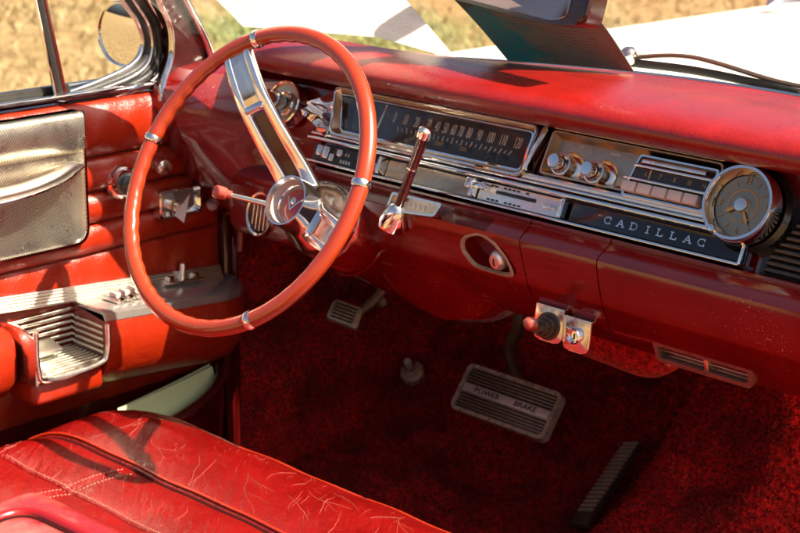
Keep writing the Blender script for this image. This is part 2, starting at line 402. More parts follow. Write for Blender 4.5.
# ================================================================== SETTING
g = MB().grid(lambda u, v: Vector((-140 + 280 * u, -140 + 280 * v, -.42)), 40, 40).build('ground', M['ground'], smooth=0)
tag(g, kind='structure')

ng = 70000; gx = rng.uniform(-13, -3.2, ng); gy = rng.uniform(1.5, 15, ng); keep = rng.uniform(0, 1, ng) < np.clip(.5 + .5 * np.sin(gx * 2.1 + 1.3 * np.sin(gy * 1.7)) * np.sin(gy * 1.9 + gx), .12, 1)
gx, gy = gx[keep], gy[keep]; ng = len(gx); an = rng.uniform(0, 6.283, ng); gh = rng.uniform(.02, .10, ng); gw = rng.uniform(.004, .012, ng)
gv = np.empty((ng, 3, 3)); gv[:, 0] = np.stack([gx - gw * np.cos(an), gy - gw * np.sin(an), np.full(ng, -.42)], 1); gv[:, 1] = np.stack([gx + gw * np.cos(an), gy + gw * np.sin(an), np.full(ng, -.42)], 1)
gv[:, 2] = np.stack([gx + rng.normal(0, .05, ng), gy + rng.normal(0, .05, ng), -.42 + gh], 1)
def grass_mat():
    t = NT('dry_grass_blades'); n = t.noise(1.6, 4, .7); n2 = t.noise(40, 2)
    c = t.cmix(t.ramp(n.outputs['Fac'], [(.35, 0.0), (.65, 1.0)]), (.10, .065, .022), (.40, .27, .12)); c = t.cmix(t.ramp(n2.outputs['Fac'], [(.45, 0.0), (.75, .6)]), c, (.62, .50, .30))
    ds = t.mk('ShaderNodeVectorMath', operation='DISTANCE'); ds.inputs[1].default_value = (.8, .5, 0); wv_ = t.cmix(.9, t.tc.outputs['Object'], n.outputs['Color'], 'ADD'); t.l(wv_, ds.inputs[0])
    mr = t.mk('ShaderNodeMapRange'); mr.inputs[1].default_value = .8; mr.inputs[2].default_value = 1.8; mr.inputs[3].default_value = 1; mr.inputs[4].default_value = 0; t.l(ds.outputs['Value'], mr.inputs[0])
    t.set(Base_Color=t.cmix(mr.outputs[0], c, (.20, .24, .08)), Roughness=.8); return t.m
gr_ = MB().arrays(gv.reshape(-1, 3), np.arange(ng * 3).reshape(-1, 3)).build('dry_grass', grass_mat(), smooth=0, loc=(-7, 6, -.42))
tag(gr_, 'dry golden grass in tufts on the ground beyond the car windows', 'grass', kind='stuff')

# ================================================================== DASHBOARD
dash = thing('dashboard', 'long red car dashboard with chrome instruments, radio and clock across it', 'dashboard', (0, .25, .70))
XL, XR = -.735, .74
def far_y(x): return .495 - .74 * x * x
# pad: swept profile
def pad_prof(x):
    yf = far_y(x); e = min(1.0, max(0.02, (x + .655) / .09)); e = math.sqrt(1 - (1 - e) ** 2)
    b = .196 + .0 * x
    top = .812; yy = max(yf + .01, .25)
    pr = [(.262, .770), (.236, .772), (.214, .778), (b + .004, .788), (b, .797), (b + .006, .806), (.222, .813), (.25, .8165), (.30, .8175)]
    if yy > .31: pr += [(.31 + (yy - .31) * k, .8175 - .019 * k) for k in (.25, .5, .75, 1)]
    else: pr += [(.30 + (.305 - .30) * k, .8175 - .003 * k) for k in (.25, .5, .75, 1)]
    pr += [(pr[-1][0] + .004, .775), (.3, .770)]
    cy, cz = .27, .79
    return [(cy + (y - cy) * (.35 + .65 * e), cz + (z - cz) * (.15 + .85 * e)) for y, z in pr]
pad = MB(); xs = [-.655 + .09 * (k / 12) for k in range(12)] + list(np.linspace(-.565, .74, 50))
pad.loft([[Vector((x, y, z - .035 * max(0, x - .25) ** 1.5)) for y, z in pad_prof(x)] for x in xs], True, True)
po = pad.build('dash_pad', M['red_pad'], dash, 60)

# base panel behind everything (dark red painted steel) as a swept section
def body_prof(x):
    a = [(.285, .775), (.262, .776), FDpt(.053), FDpt(-.056), (.197, .6705), (.189, .6715), (.1862, .6695), (.1868, .6668), (.1815, .6645), (.1645, .6565), (.1605, .6525), (.1602, .645), (.163, .630), (.172, .60), (.190, .565), (.222, .538), (.262, .530), (.36, .535), (.36, .775)]
    b = [(.285, .775), (.255, .776), (.232, .757), (.214, .71), (.213, .70), (.212, .69), (.212, .68), (.214, .67), (.216, .66), (.218, .65), (.222, .63), (.228, .61), (.236, .59), (.246, .57), (.256, .548), (.272, .535), (.36, .535), (.36, .775)]
    b = [(y + (.028 if z > .665 else .028 * max(0, (z - .56) / .105)), z) for y, z in b]
    c = [(.285, .775), (.25, .776), (.18, .768), (.142, .745), (.134, .722), (.136, .713), (.139, .704), (.144, .692), (.149, .683), (.152, .678), (.166, .655), (.180, .632), (.195, .61), (.212, .59), (.232, .565), (.262, .54), (.36, .535), (.36, .775)]
    t = min(1, max(0, (-.455 - x) / .05)); t = t * t * (3 - 2 * t); w = min(1, max(0, (-.60 - x) / .09)); w = w * w * (3 - 2 * w)
    r = [(p[0] * (1 - t) + q[0] * t, p[1] * (1 - t) + q[1] * t) for p, q in zip(a, b)]
    return [(p[0] * (1 - w) + q[0] * w, p[1] * (1 - w) + q[1] * w) for p, q in zip(r, c)]
def FDpt(v, h=-.012):
    q = FD.pt(0, v, h); return (q.y, q.z)
body = MB(); body.loft([[Vector((x, y, z)) for y, z in body_prof(x)] for x in np.linspace(XL, XR, 90)], True, True)
body_o = body.build('dash_body', M['red_paint'], dash, 50)

def P(px, py, h=0): return FD.px(px, py, h)
# --- instrument panel back plates, chrome rails
u0 = P(345, 110)[0]; u1 = P(738, 203)[0]
vt = .050; v_ledge = P(600, 205)[1]; v_bot = P(660, 247)[1]
rail = MB()
rail.box(FD, ((u0 + u1) / 2 + .0, vt + .0015, .0), (u1 - u0 + .02, .004, .026), .001)
rail.box(FD, (u0 + .155, vt + .008, -.004), (.36, .003, .02), .001)
ul = P(312, 150)[0]; ur = P(749, 255)[0]
rail.box(FD, ((ul + ur) / 2, v_ledge, .006), (ur - ul, .0045, .022), .0015)
rail.box(FD, ((ul + ur) / 2, v_ledge + .007, .003), (ur - ul, .003, .018), .001)
rail.box(FD, ((ul + ur) / 2, v_bot, .006), (ur - ul, .0032, .02), .001)
rail.box(FD, (ur, (v_bot + v_ledge) / 2, .006), (.004, v_ledge - v_bot, .02), .001)
for x, y in ((568, 208), (479, 187), (386, 165)):
    uu, _ = P(x, y); rail.box(FD, (uu, (v_bot + v_ledge) / 2, .004), (.006, v_ledge - v_bot - .008, .02), .001)
rail.build('chrome_rail', M['chrome'], dash)
# long beads of chrome under the speedometer
bead = MB(); bead.box(FD, ((ul + ur) / 2, v_ledge + .0135, .0), (ur - ul, .009, .014), .004)
bead.build('satin_rail', M['satin'], dash)

# --- speedometer
sp_in = [P(346, 97), P(536, 134), P(522, 171), P(344, 131)]
vtop = (sp_in[0][1] + sp_in[1][1]) / 2; vb = (sp_in[2][1] + sp_in[3][1]) / 2
sp_in = [(sp_in[3][0], vb), (P(522, 171)[0], vb), (P(536, 134)[0], vtop), (sp_in[0][0], vtop)]
sp_out = [(sp_in[0][0] - .012, vb - .010), (sp_in[1][0] + .010, vb - .010), (sp_in[2][0] + .012, vtop + .009), (sp_in[3][0] - .012, vtop + .009)]
spd = MB(); spd.prism(FD, sp_in, -.010, -.006)
spd = spd.build('speedometer', M['dial_black'], dash)
n = 6
fo, fi = rpoly(sp_out, .010, n), rpoly(sp_in, .006, n); fm = rpoly(inset(sp_out, .0035), .009, n); fm2 = rpoly(inset(sp_in, -.0025), .008, n)
bz = MB().loft([[FD.pt(*p, -.008) for p in fo], [FD.pt(*p, .012) for p in fo], [FD.pt(*p, .013) for p in fm], [FD.pt(*p, .004) for p in fm2], [FD.pt(*p, .005) for p in rpoly(inset(sp_in, -.0012), .007, n)], [FD.pt(*p, -.008) for p in fi]], True)
bz.build('bezel', M['bronze'], spd)
hl = MB().ring(FD, rpoly(inset(sp_out, .0008), .0095, n), rpoly(inset(sp_out, .0028), .009, n), .0120, .0146)
hl.ring(FD, rpoly(inset(sp_in, -.0022), .0075, n), rpoly(inset(sp_in, -.0002), .0062, n), .003, .0062)
hl.build('bezel_trim', M['chrome'], spd)
dig = MB(); crop = lambda x, y: (360 + x / 4, 90 + y / 4)
for t_, x, y in (('0', 140, 112), ('10', 182, 122), ('20', 228, 131), ('30', 275, 141), ('40', 310, 148), ('50', 343, 154), ('60', 375, 161), ('70', 404, 168), ('80', 438, 174), ('90', 479, 182), ('100', 523, 192), ('110', 573, 203), ('120', 632, 214)):
    u, v = P(*crop(x, y), -.006); text_mb(FD, t_, .0195, u, vb + (vtop - vb) * .69, -.0055, .40, .14, .0003, dig, wt=.0001)
u_a = P(*crop(150, 165), -.006)[0]; u_b = P(*crop(600, 255), -.006)[0]
for k in range(25):
    t_ = k / 24; u = u_a + (u_b - u_a) * t_; big = k % 2 == 0
    dig.box(Fr(FD.pt(u, vb + (vtop - vb) * .40 + (.003 if big else .0045) * 0, -.0055), (math.cos(.5 - 1.1 * t_), 0, 0) if False else FD.ex * math.cos(.45 - 1.0 * t_) + FD.ey * math.sin(.45 - 1.0 * t_), -FD.ex * math.sin(.45 - 1.0 * t_) + FD.ey * math.cos(.45 - 1.0 * t_), FD.ez), (0, 0, 0), (.0011, .0075 if big else .004, .0006))
dig.build('dial_lettering', M['white_letter'], spd, 0)
for (x, y), w in (((316, 222), .03), ((412, 243), .026), ((220, 200), .010), ((520, 268), .014), ((568, 275), .014)):
    u, v = P(*crop(x, y), -.006); MB().box(FD, (u, vb + .011, -.006), (w, .0085, .002), .0004).build('odometer_window', M['black'], spd)
odt = MB()
for (x, y), t_ in (((316, 222), '10007'), ((412, 243), '1026')):
    u, v = P(*crop(x, y), -.006); text_mb(FD, t_, .0075, u, vb + .011, -.0046, .8, .1, .0002, odt)
odt.build('odometer_digits', M['gold_letter'], spd, 0)
for x, y in (((381), 118),):
    u = P(x, y)[0]; MB().box(Fr(FD.pt(u, (vb + vtop) / 2, -.003), FD.ex * .99 - FD.ey * .13, FD.ey * .99 + FD.ex * .13, FD.ez), (0, 0, 0), (.003, vtop - vb, .006), .0008).build('dial_divider', M['chrome'], spd)
u = P(528, 150)[0]; MB().box(Fr(FD.pt(u, (vb + vtop) / 2, -.004), FD.ex * .99 - FD.ey * .16, FD.ey * .99 + FD.ex * .16, FD.ez), (0, 0, 0), (.0022, vtop - vb, .004), .0006).build('dial_divider', M['chrome'], spd)
pl_ = MB(); pl_.prism(FD, [(sp_in[3][0] + .001, vtop - .004), (P(372, 110)[0], vtop - .004), (P(366, 128)[0], vb + .004), (sp_in[0][0] + .001, vb + .004)], -.006, -.004, .0005)
pl_.build('side_gauge', M['black'], spd)
gl = MB(); gl.prism(FD, inset(sp_in, -.001), .0006, .0016); gl.build('dial_glass', M['dial_glass'], spd)

# --- flared chrome end left of the speedometer (swirling cast chrome)
def flare(u, v):
    a = FD.pt(*P(303, 108)); x0 = P(306, 110)[0]; x1 = P(343, 110)[0]
    uu = x0 + (x1 - x0) * u; half = .010 + .024 * u ** 1.3; vv = .012 + (v - .5) * 2 * half
    h = .004 - .020 * math.sin(math.pi * min(1, u * 1.05)) * (1 - (2 * v - 1) ** 2) + .008 * math.sin(7 * u + 6 * v) * (1 - abs(2 * v - 1)) + .012 * u * (2 * v - 1) ** 2
    return FD.pt(uu, vv, h)
fl = MB().sheet(flare, 24, 24, FD.ez * -.012); fl.build('flared_end', M['chrome'], dash, 60)
# --- headlight switch: broad chrome dish with stacked knob
hs_u, hs_v = P(283, 103, .006); F1 = FD.at(hs_u, hs_v, .0)
hs = MB().lathe(F1, [(.0305, -.012), (.0325, .004), (.0322, .008), (.0305, .0095), (.0290, .008), (.0285, .004)], 56).build('light_switch', M['chrome'], dash)
MB().lathe(F1, [(.0288, .004), (.022, .0015), (.0165, .001), (.0, .001)], 48).build('switch_dish', M['bronze'], hs)
MB().lathe(F1, [(.0165, .001), (.0172, .0045), (.0158, .006), (.0140, .005), (.0135, .001)], 44).build('inner_ring', M['chrome'], hs)
MB().lathe(F1, [(.0095, .001), (.0095, .016), (.0118, .018), (.0118, .026), (.0100, .027), (.0092, .021), (.006, .02), (.006, .028), (.0, .028)], 36).build('knob_sleeve', M['chrome_worn'], hs)
MB().lathe(F1, [(.0052, .026), (.0070, .028), (.0078, .037), (.0066, .042), (.0, .0435)], 28).build('knob', M['red_knob'], hs)

# --- left heater control (below the flare), blank panel, centre control, nameplate
def strip(x0, y0, x1, y1, mat, name, h=.002, par=dash, mg=.004):
    a = P(x0, y0)[0]; b = P(x1, y1)[0]
    return MB().prism(FD, rpoly([(a, v_bot + mg), (b, v_bot + mg), (b, v_ledge - mg), (a, v_ledge - mg)], .0015, 3), -.010, h, .0008).build(name, mat, par)
hc = strip(314, 150, 383, 165, M['dial_black'], 'heater_control', .001)
m = MB(); a = P(316, 150)[0]; b = P(381, 165)[0]; vm = (v_bot + v_ledge) / 2
for k, (w, hh, dv) in enumerate(((.010, .014, .002), (.012, .016, .001), (.008, .010, -.004), (.009, .009, .004))):
    m.box(FD, (a + .012 + k * .0125, vm + dv, .004), (w, hh, .006), .0012)
m.build('lever', M['chrome_worn'], hc)
m = MB()
for k in range(7): m.box(FD, (a + .052 + (k % 4) * .0052, vm - .006 + .010 * (k // 4), .0014), (.0028, .0045, .0008))
m.box(FD, (b - .010, vm - .002, .0014), (.010, .009, .0012))
m.build('marks', M['white_letter'], hc, 0)
strip(388, 165, 477, 187, M['bronze'], 'blank_panel', .000)
cc = strip(481, 190, 566, 208, M['satin'], 'climate_control', .003)
a = P(482, 190)[0]; b = P(565, 208)[0]
MB().box(FD, ((a + b) / 2 - .008, vm + .002, .0036), ((b - a) * .48, .0045, .002), .0008).build('slot', M['black'], cc)
m = MB().box(FD, (a + .004, vm + .004, .009), (.022, .009, .014), .0025); m.box(FD, (a - .010, vm + .004, .014), (.010, .013, .008), .002)
m.build('lever', M['chrome'], cc)
m = MB().box(FD, (b - .018, vm - .001, .0046), (.020, .006, .004), .0008); m.build('sliding_tab', M['chrome_worn'], cc)
m = MB()
for k in range(9):
    for r_ in (-1, 1):
        if (k * 7 + r_) % 5 != 0: m.box(FD, (a + .016 + k * .0068, vm + r_ * .0085, .0033), (.0042, .0022, .0007))
m.build('marks', M['brown_dark'], cc, 0)
npn = strip(572, 210, 746, 258, M['black'], 'nameplate', .001)
# serif capitals built stroke by stroke: C A D I L L A C
def stroke_letter(ch):
    arc = lambda cx, cy, rx, ry, a0, a1, n=14: [(cx + rx * math.cos(R(a0 + (a1 - a0) * k / n)), cy + ry * math.sin(R(a0 + (a1 - a0) * k / n))) for k in range(n + 1)]
    if ch == 'C': return [arc(.52, .5, .46, .46, 48, 312), [(.83, .98), (.83, .70)], [(.83, .02), (.83, .30)]]
    if ch == 'A': return [[(.12, .03), (.5, .97)], [(.5, .97), (.90, .03)], [(.27, .36), (.74, .36)], [(.0, .03), (.26, .03)], [(.74, .03), (1.02, .03)]]
    if ch == 'D': return [[(.18, .04), (.18, .96)], [(.04, .96), (.45, .96)] + arc(.45, .5, .45, .46, 90, -90) + [(.04, .04)]]
    if ch == 'I': return [[(.3, .04), (.3, .96)], [(.12, .96), (.48, .96)], [(.12, .04), (.48, .04)]]
    if ch == 'L': return [[(.2, .04), (.2, .96)], [(.05, .96), (.38, .96)], [(.05, .04), (.80, .04)], [(.80, .04), (.80, .28)]]
def flat_strokes(fr, strokes, u, v, s, h, wd, mb, sx=1.25):
    for st in strokes:
        pts = [Vector((u + x * s * sx, v + y * s)) for x, y in st]
        for p, q in zip(pts[:-1], pts[1:]):
            d = (q - p); L = d.length; d.normalize(); nrm = Vector((-d.y, d.x)); c = (p + q) / 2
            mb.box(Fr(fr.pt(c.x, c.y, h), fr.ex * d.x + fr.ey * d.y, fr.ex * nrm.x + fr.ey * nrm.y, fr.ez), (0, 0, 0), (L + wd * .7, wd, .0009))
m = MB(); ua = P(605, 220)[0]; ub = P(713, 245)[0]; vv = vm - .0042
for k, ch in enumerate('CADILLAC'):
    flat_strokes(FD, stroke_letter(ch), ua + (ub - ua) * k / 8 + (.003 if ch == 'I' else 0), vv, .0082, .0014 + .0001 * k, .00125, m)
m.build('lettering', M['letter_metal'], npn, 0)

# --- recessed control panel with the two knobs
pv0, pv1 = v_ledge + .020, vt - .002
cp_o = [(P(538, 175)[0] + .004, pv0), (P(722, 200)[0], pv0), (P(722, 180)[0], pv1), (P(556, 132)[0], pv1)]
m = MB(); nn = 5
o_, i_ = rpoly(cp_o, .006, nn), rpoly(inset(cp_o, .007), .006, nn)
m.loft([[FD.pt(*p, .000) for p in o_], [FD.pt(*p, .006) for p in o_], [FD.pt(*p, .006) for p in rpoly(inset(cp_o, .002), .006, nn)], [FD.pt(*p, -.007) for p in i_]], True)
m.prism(FD, i_, -.012, -.007); ctrl = m.build('control_panel', M['bronze'], dash)
MB().box(Fr(FD.pt(P(541, 150)[0], (pv0 + pv1) / 2, .006), FD.ex * .975 - FD.ey * .22, FD.ey * .975 + FD.ex * .22, FD.ez), (0, 0, 0), (.006, pv1 - pv0 + .004, .016), .002).build('panel_end_trim', M['chrome'], dash)
for x, y in ((561, 164), (594, 172)):
    u, v = P(x, y, .012); Fk = FD.at(u, v, -.007)
    kn = MB().lathe(Fk, [(.020, 0), (.018, .003), (.013, .005), (.0125, .013), (.0135, .020), (.0115, .0205), (.0105, .014), (.006, .012), (.006, .022), (0, .022)], 36).build('control_knob', M['chrome_worn'], dash)
    pr = [(.006, .018), (.0085, .022), (.0085, .034), (.0075, .036), (0, .0368)]
    mm = MB(); seg = 40
    mm.loft([[Fk.pt(r_ * (1 + (.07 if k % 2 else 0) * (0 < j < 4)) * math.cos(2 * math.pi * k / seg), r_ * (1 + (.07 if k % 2 else 0) * (0 < j < 4)) * math.sin(2 * math.pi * k / seg), h_) for k in range(seg)] for j, (r_, h_) in enumerate(pr)], True)
    mm.build('knob_cap', M['chrome'], kn)
m = MB()
for x, y, nk in ((580, 147, 3), (612, 154, 5)):
    u, v = P(x, y, -.006)
    for k in range(nk): m.box(FD, (u + k * .0028, v, -.0066), (.0019, .0034, .0006))
m.build('marks', M['white_letter'], ctrl, 0)

# --- radio
rp = [P(624, 196), P(711, 216), P(722, 172), P(636, 154)]
rv0 = (rp[0][1] + rp[1][1]) / 2; rv1 = (rp[2][1] + rp[3][1]) / 2; ra = rp[0][0]; rb = rp[2][0] + .002
rad = MB(); oo = rpoly([(ra, rv0), (rb - .006, rv0), (rb, rv1), (ra + .010, rv1)], .004, 4)
rad.prism(FD, oo, -.008, .006, .002); rad = rad.build('radio', M['black'], dash)
H = rv1 - rv0
m = MB(); m.ring(FD, oo, rpoly(inset([(ra, rv0), (rb - .006, rv0), (rb, rv1), (ra + .010, rv1)], .0022), .0035, 4), .005, .0085)
m.box(FD, ((ra + rb) / 2 + .002, rv1 - H * .27, .008), (rb - ra - .012, .0035, .008), .001)
m.box(FD, ((ra + rb) / 2 - .001, rv0 + H * .40, .010), (rb - ra - .006, .003, .012), .001); m.build('frame', M['chrome'], rad)
m = MB().box(FD, ((ra + rb) / 2 + .000, rv1 - H * .135, .0072), (rb - ra - .03, H * .11, .004), .001); m.build('slider', M['chrome_worn'], rad)
m = MB().box(FD, ((ra + rb) / 2 + .002, rv0 + H * .57, .0062), (rb - ra - .016, H * .25, .002), .0005); m.build('tuning_dial', M['dial_black'], rad)
m = MB()
for k, t_ in enumerate(('6', '7', '8', '10', '14')): text_mb(FD, t_, .008, ra + .024 + k * (rb - ra - .038) / 4, rv0 + H * .57, .0074, .7, .15, .0002, m)
m.build('dial_lettering', M['gold_letter'], rad, 0)
MB().box(FD, (ra + .030, rv0 + H * .57, .0078), (.0022, H * .22, .001)).build('tuning_needle', M['gold_letter'], rad)
bw = (rb - ra - .012) / 5
for k in range(5):
    MB().box(FD, (ra + .004 + bw * (k + .5), rv0 + H * .20, .012), (bw - .0022, H * .24, .016), .0016).build('push_button', M['ivory'], rad)

# --- clock
cu_, cv_ = P(738, 203, .030); FC = FD.at(cu_, cv_, .010)
CRd = .0405
ck = MB().lathe(FC, [(CRd + .002, -.01), (CRd + .003, .012), (CRd + .002, .020), (CRd, .0235), (CRd - .003, .0235), (CRd - .0045, .020), (CRd - .007, .010)], 64).build('clock', M['chrome'], dash)
MB().lathe(FC, [(CRd - .005, .008), (CRd - .012, .0085), (.0, .0085)], 56).build('clock_face', metal('clock_face_bronze', (.38, .32, .24), .3, .5), ck)
FCt = Fr(FC.o, FC.ex * .995 + FC.ey * .06, FC.ey * .995 - FC.ex * .06, FC.ez)
m = MB()
for t_, a_ in (('12', 90), ('3', 0), ('6', -90), ('9', 180)): text_mb(FCt, t_, .011, .0275 * math.cos(R(a_)), .0275 * math.sin(R(a_)), .0092, .75, 0, .0003, m)
for k in range(12):
    if k % 3: a_ = R(30 * k); m.box(Fr(FCt.pt(.027 * math.cos(a_), .027 * math.sin(a_), .0092), FCt.ex * math.cos(a_) + FCt.ey * math.sin(a_), FCt.ey * math.cos(a_) - FCt.ex * math.sin(a_), FCt.ez), (0, 0, 0), (.006, .0009, .0005))
m.lathe(FCt, [(.0185, .0088), (.0178, .0094), (.0168, .0088)], 40); m.build('numerals', M['gold_letter'], ck, 0)
for a_, L_, w_ in ((205, .021, .0022), (-62, .024, .0018)):
    d = FCt.ex * math.cos(R(a_)) + FCt.ey * math.sin(R(a_)); F_ = Fr(FCt.pt(0, 0, .0108), d, FCt.ez.cross(d), FCt.ez)
    MB().prism(F_, [(0, -w_ * .4), (L_ * .75, -w_), (L_, 0), (L_ * .75, w_), (0, w_ * .4)], -.0003, .0004).build('clock_hand', M['gold_letter'], ck)
MB().lathe(FCt, [(.0085, .009), (.0085, .013), (.007, .0155), (0, .0165)], 32).build('clock_boss', M['chrome'], ck)
u, v = -.017, -.033
MB().lathe(FC.at(u, v, 0), [(.0045, .010), (.0045, .026), (.0036, .029), (0, .030)], 20).build('setting_knob', M['chrome'], ck)
MB().lathe(FC, [(CRd - .0045, .0185), (CRd - .02, .0205), (0, .021)], 48).build('clock_glass', M['dial_glass'], ck)
dr = MB().lathe(FD.at(cu_ + .003, cv_, -.014), [(CRd + .007, -.004), (CRd + .0065, .018), (CRd + .002, .024)], 48); dr.build('clock_drum', M['black'], dash)

# --- ribbed trim to the right of the clock
m = MB(); ux0 = cu_ + .046
for k in range(9):
    v = v_bot + .004 + k * .0075
    m.tube([FD.pt(ux0 - .012 * math.cos(k * .35), v, -.006), FD.pt(.70, v, -.006)], .0036, 8)
m.build('ribbed_trim', M['ribbed_dark'], dash, 60)
MB().prism(FD, [(ux0 - .02, v_bot), (.72, v_bot), (.72, v_bot + .075), (ux0 - .02, v_bot + .075)], -.0125, -.008).build('trim_backing', M['black'], dash)

# --- lower red panel: seams, ignition, indicator window, screw
FL = Fr((0, .165, .64), (1, 0, 0), (0, -.31, .95), (0, -.95, -.31))   # lower face near the ridge
def seam_curve(ua, ub):
    pts = []
    for y, z in [(.1855, .6668), (.1812, .6648), (.1640, .6566), (.1598, .645), (.1625, .630), (.1715, .60), (.1895, .565), (.2215, .5375)]:
        pts.append((y, z))
    return [Vector((ua + (ub - ua) * k / 7, y - .0002, z + .0004)) for k, (y, z) in enumerate(pts)]
sx1 = onY(520, 238, .165).x; sx2 = onY(598, 265, .165).x
# column surround bulging below the panel
cb = MB()
def csec(x):
    zl = float(np.interp(x, [-.44, -.40, -.375, -.335, -.297, -.245, -.195, -.135], [.600, .572, .540, .512, .498, .491, .505, .548])); yo = .165
    return [(.20, .668), (.1815, .6645), (yo - .0005, .6565), (yo - .0045, .6525), (yo - .005, .645), (yo - .005, .636), (yo + .002, .615), (yo + .020, max(.575, zl + .02)), (.215, zl + .012), (.245, zl), (.34, zl - .004), (.34, .66)]
cb.loft([[Vector((x, y, z)) for y, z in csec(x)] for x in np.linspace(-.435, -.135, 26)], True, True)
surround_o = cb.build('column_surround', M['red_paint'], dash, 50)
# ignition recess and lock: a real hollow cut into the painted metal
ig = onY(495, 257, .166)
FI = Fr(ig, Vector((1, 0, 0)), Vector((0, -.18, .984)), Vector((0, -.984, -.18)))
ol = [FI.px(*p) for p in ((463, 248), (465, 237), (480, 234), (495, 243), (507, 257), (514, 275), (500, 273), (475, 265))]
hole = rpoly(ol, .010, 5)
cut = MB().prism(FI, hole, -.030, .05)
for a_, b_ in ((sx1 - .002, sx1 + .012), (sx2, sx2 + .004)):   # panel gaps cut into the metal
    gp_ = smooth_path(seam_curve(a_, b_), 4); gp_ = [gp_[0] + Vector((0, .004, .004))] + gp_ + [gp_[-1] + Vector((0, .02, -.006))]
    cut.loft([[p + Vector((dx_, dy_, dy_ * -.3)) for dx_, dy_ in ((-.0009, -.004), (.0009, -.004), (.0007, .0045), (-.0007, .0045))] for p in gp_], True, True)
cut = cut.build('cutter', M['red_dark'], loc=(0, 0, 0))
for o_ in (body_o, surround_o):
    md = o_.modifiers.new('cut', 'BOOLEAN'); md.operation = 'DIFFERENCE'; md.object = cut; md.solver = 'EXACT'
    nm = bpy.data.meshes.new_from_object(o_.evaluated_get(bpy.context.evaluated_depsgraph_get()))
    o_.modifiers.clear(); o_.data = nm
    nm.polygons.foreach_set('use_smooth', [True] * len(nm.polygons)); nm.set_sharp_from_angle(angle=R(24))
bpy.data.objects.remove(cut)
def face_h(p):   # height of the painted face over the FI plane
    ys_ = [(.6645, .1815), (.6565, .1645), (.6525, .1605), (.636, .160), (.605, .167), (.565, .185)]
    z = FI.pt(*p).z
    for (za, ya), (zb_, yb_) in zip(ys_[:-1], ys_[1:]):
        if zb_ <= z <= za: y = ya + (yb_ - ya) * (za - z) / (za - zb_); break
    else: y = .178 if z > .66 else .185
    return (FI.pt(*p).y - y) / .984
lp0, lp1, lp2, lp3 = rpoly(inset(ol, -.0035), .012, 5), hole, rpoly(inset(ol, .002), .009, 5), rpoly(inset(ol, .006), .006, 5)
m = MB().loft([[FI.pt(*p, face_h(p) - .0005) for p in lp0], [FI.pt(*p, face_h(p) + .0012) for p in rpoly(inset(ol, -.0015), .011, 5)], [FI.pt(*p, face_h(p) + .0008) for p in lp1], [FI.pt(*p, face_h(p) - .004) for p in lp2]], True)
ign = m.build('ignition_recess', M['rust'], dash, 60)
m = MB().loft([[FI.pt(*p, face_h(p) - .003) for p in lp2], [FI.pt(*p, -.012) for p in rpoly(inset(ol, .0035), .008, 5)], [FI.pt(*p, -.019) for p in lp3]], True)
m.prism(FI, lp3, -.022, -.019); m.build('recess_cup', M['red_paint'], ign, 60)
u, v = FI.px(498, 260)
MB().lathe(FI.at(u, v, -.02), [(.0125, .0), (.0125, .014), (.0115, .022), (.008, .027), (0, .028)], 36, .95, 1.1).build('ignition_lock', M['lock_metal'], ign)
MB().box(FI.at(u, v, .008), (0, 0, 0), (.0018, .009, .0012)).build('key_slot', M['black'], ign)
# indicator window beside the lever
q = [onY(x, y, .160) for x, y in ((396, 194), (441, 206), (437, 214), (392, 208))]
Fq = Fr(q[0], q[1] - q[0], Vector((0, -.25, .97)), None); Fq = Fr(q[0], (1, 0, 0), (0, .30, .954), (0, -.954, .30))
ql = [Fq.px(*p) for p in ((396, 195), (442, 206), (436, 215), (391, 209))]
gi = MB().ring(Fq, rpoly(inset(ql, -.003), .004, 4), rpoly(ql, .003, 4), -.02, .006).build('selector_window', M['chrome_worn'], dash)
MB().prism(Fq, ql, -.012, .002).build('selector_dial', M['old_metal'], gi)
m = MB(); uq = sum(p[0] for p in ql) / 4; vq = sum(p[1] for p in ql) / 4
for k in range(5): m.box(Fq, (uq - .016 + k * .008, vq, .0024), (.003, .0055, .0006))
m.build('marks', M['white_letter'], gi, 0)
# screw on the lower right face
sc = onY(785, 343, .178); Fs = axis_fr(sc, (0, -.9, -.42))
MB().lathe(Fs, [(.0075, -.01), (.0075, .002), (.006, .005), (0, .006)], 24).build('panel_screw', M['chrome_worn'], dash)
# left side vent in its red bulge
Fv = axis_fr(onY(262, 214, .205), (.12, -.97, .2))
bl = MB(); bl.box(Fr((-.575, .255, .585), (1, 0, 0), (0, 1, 0)), (0, 0, 0), (.19, .10, .105), .028, 5); bl.build('vent_housing', M['red_paint'], dash, 60)
av = MB().lathe(Fv, [(.030, -.010), (.0305, .004), (.029, .007), (.026, .006), (.0245, -.004)], 44, .80, 1.05).build('air_vent', M['chrome_worn'], dash)
MB().lathe(Fv, [(.026, -.006), (0, -.006)], 36, .80, 1.05).build('vent_well', M['black'], av)
for k in range(-2, 3):
    hh = math.sqrt(max(0, 1 - (k * .2 / .55) ** 2)) * .024
    MB().box(Fv, (k * .0068, 0, -.001), (.0016, hh * 2, .008), .0004).build('vent_slat', M['satin'], av)
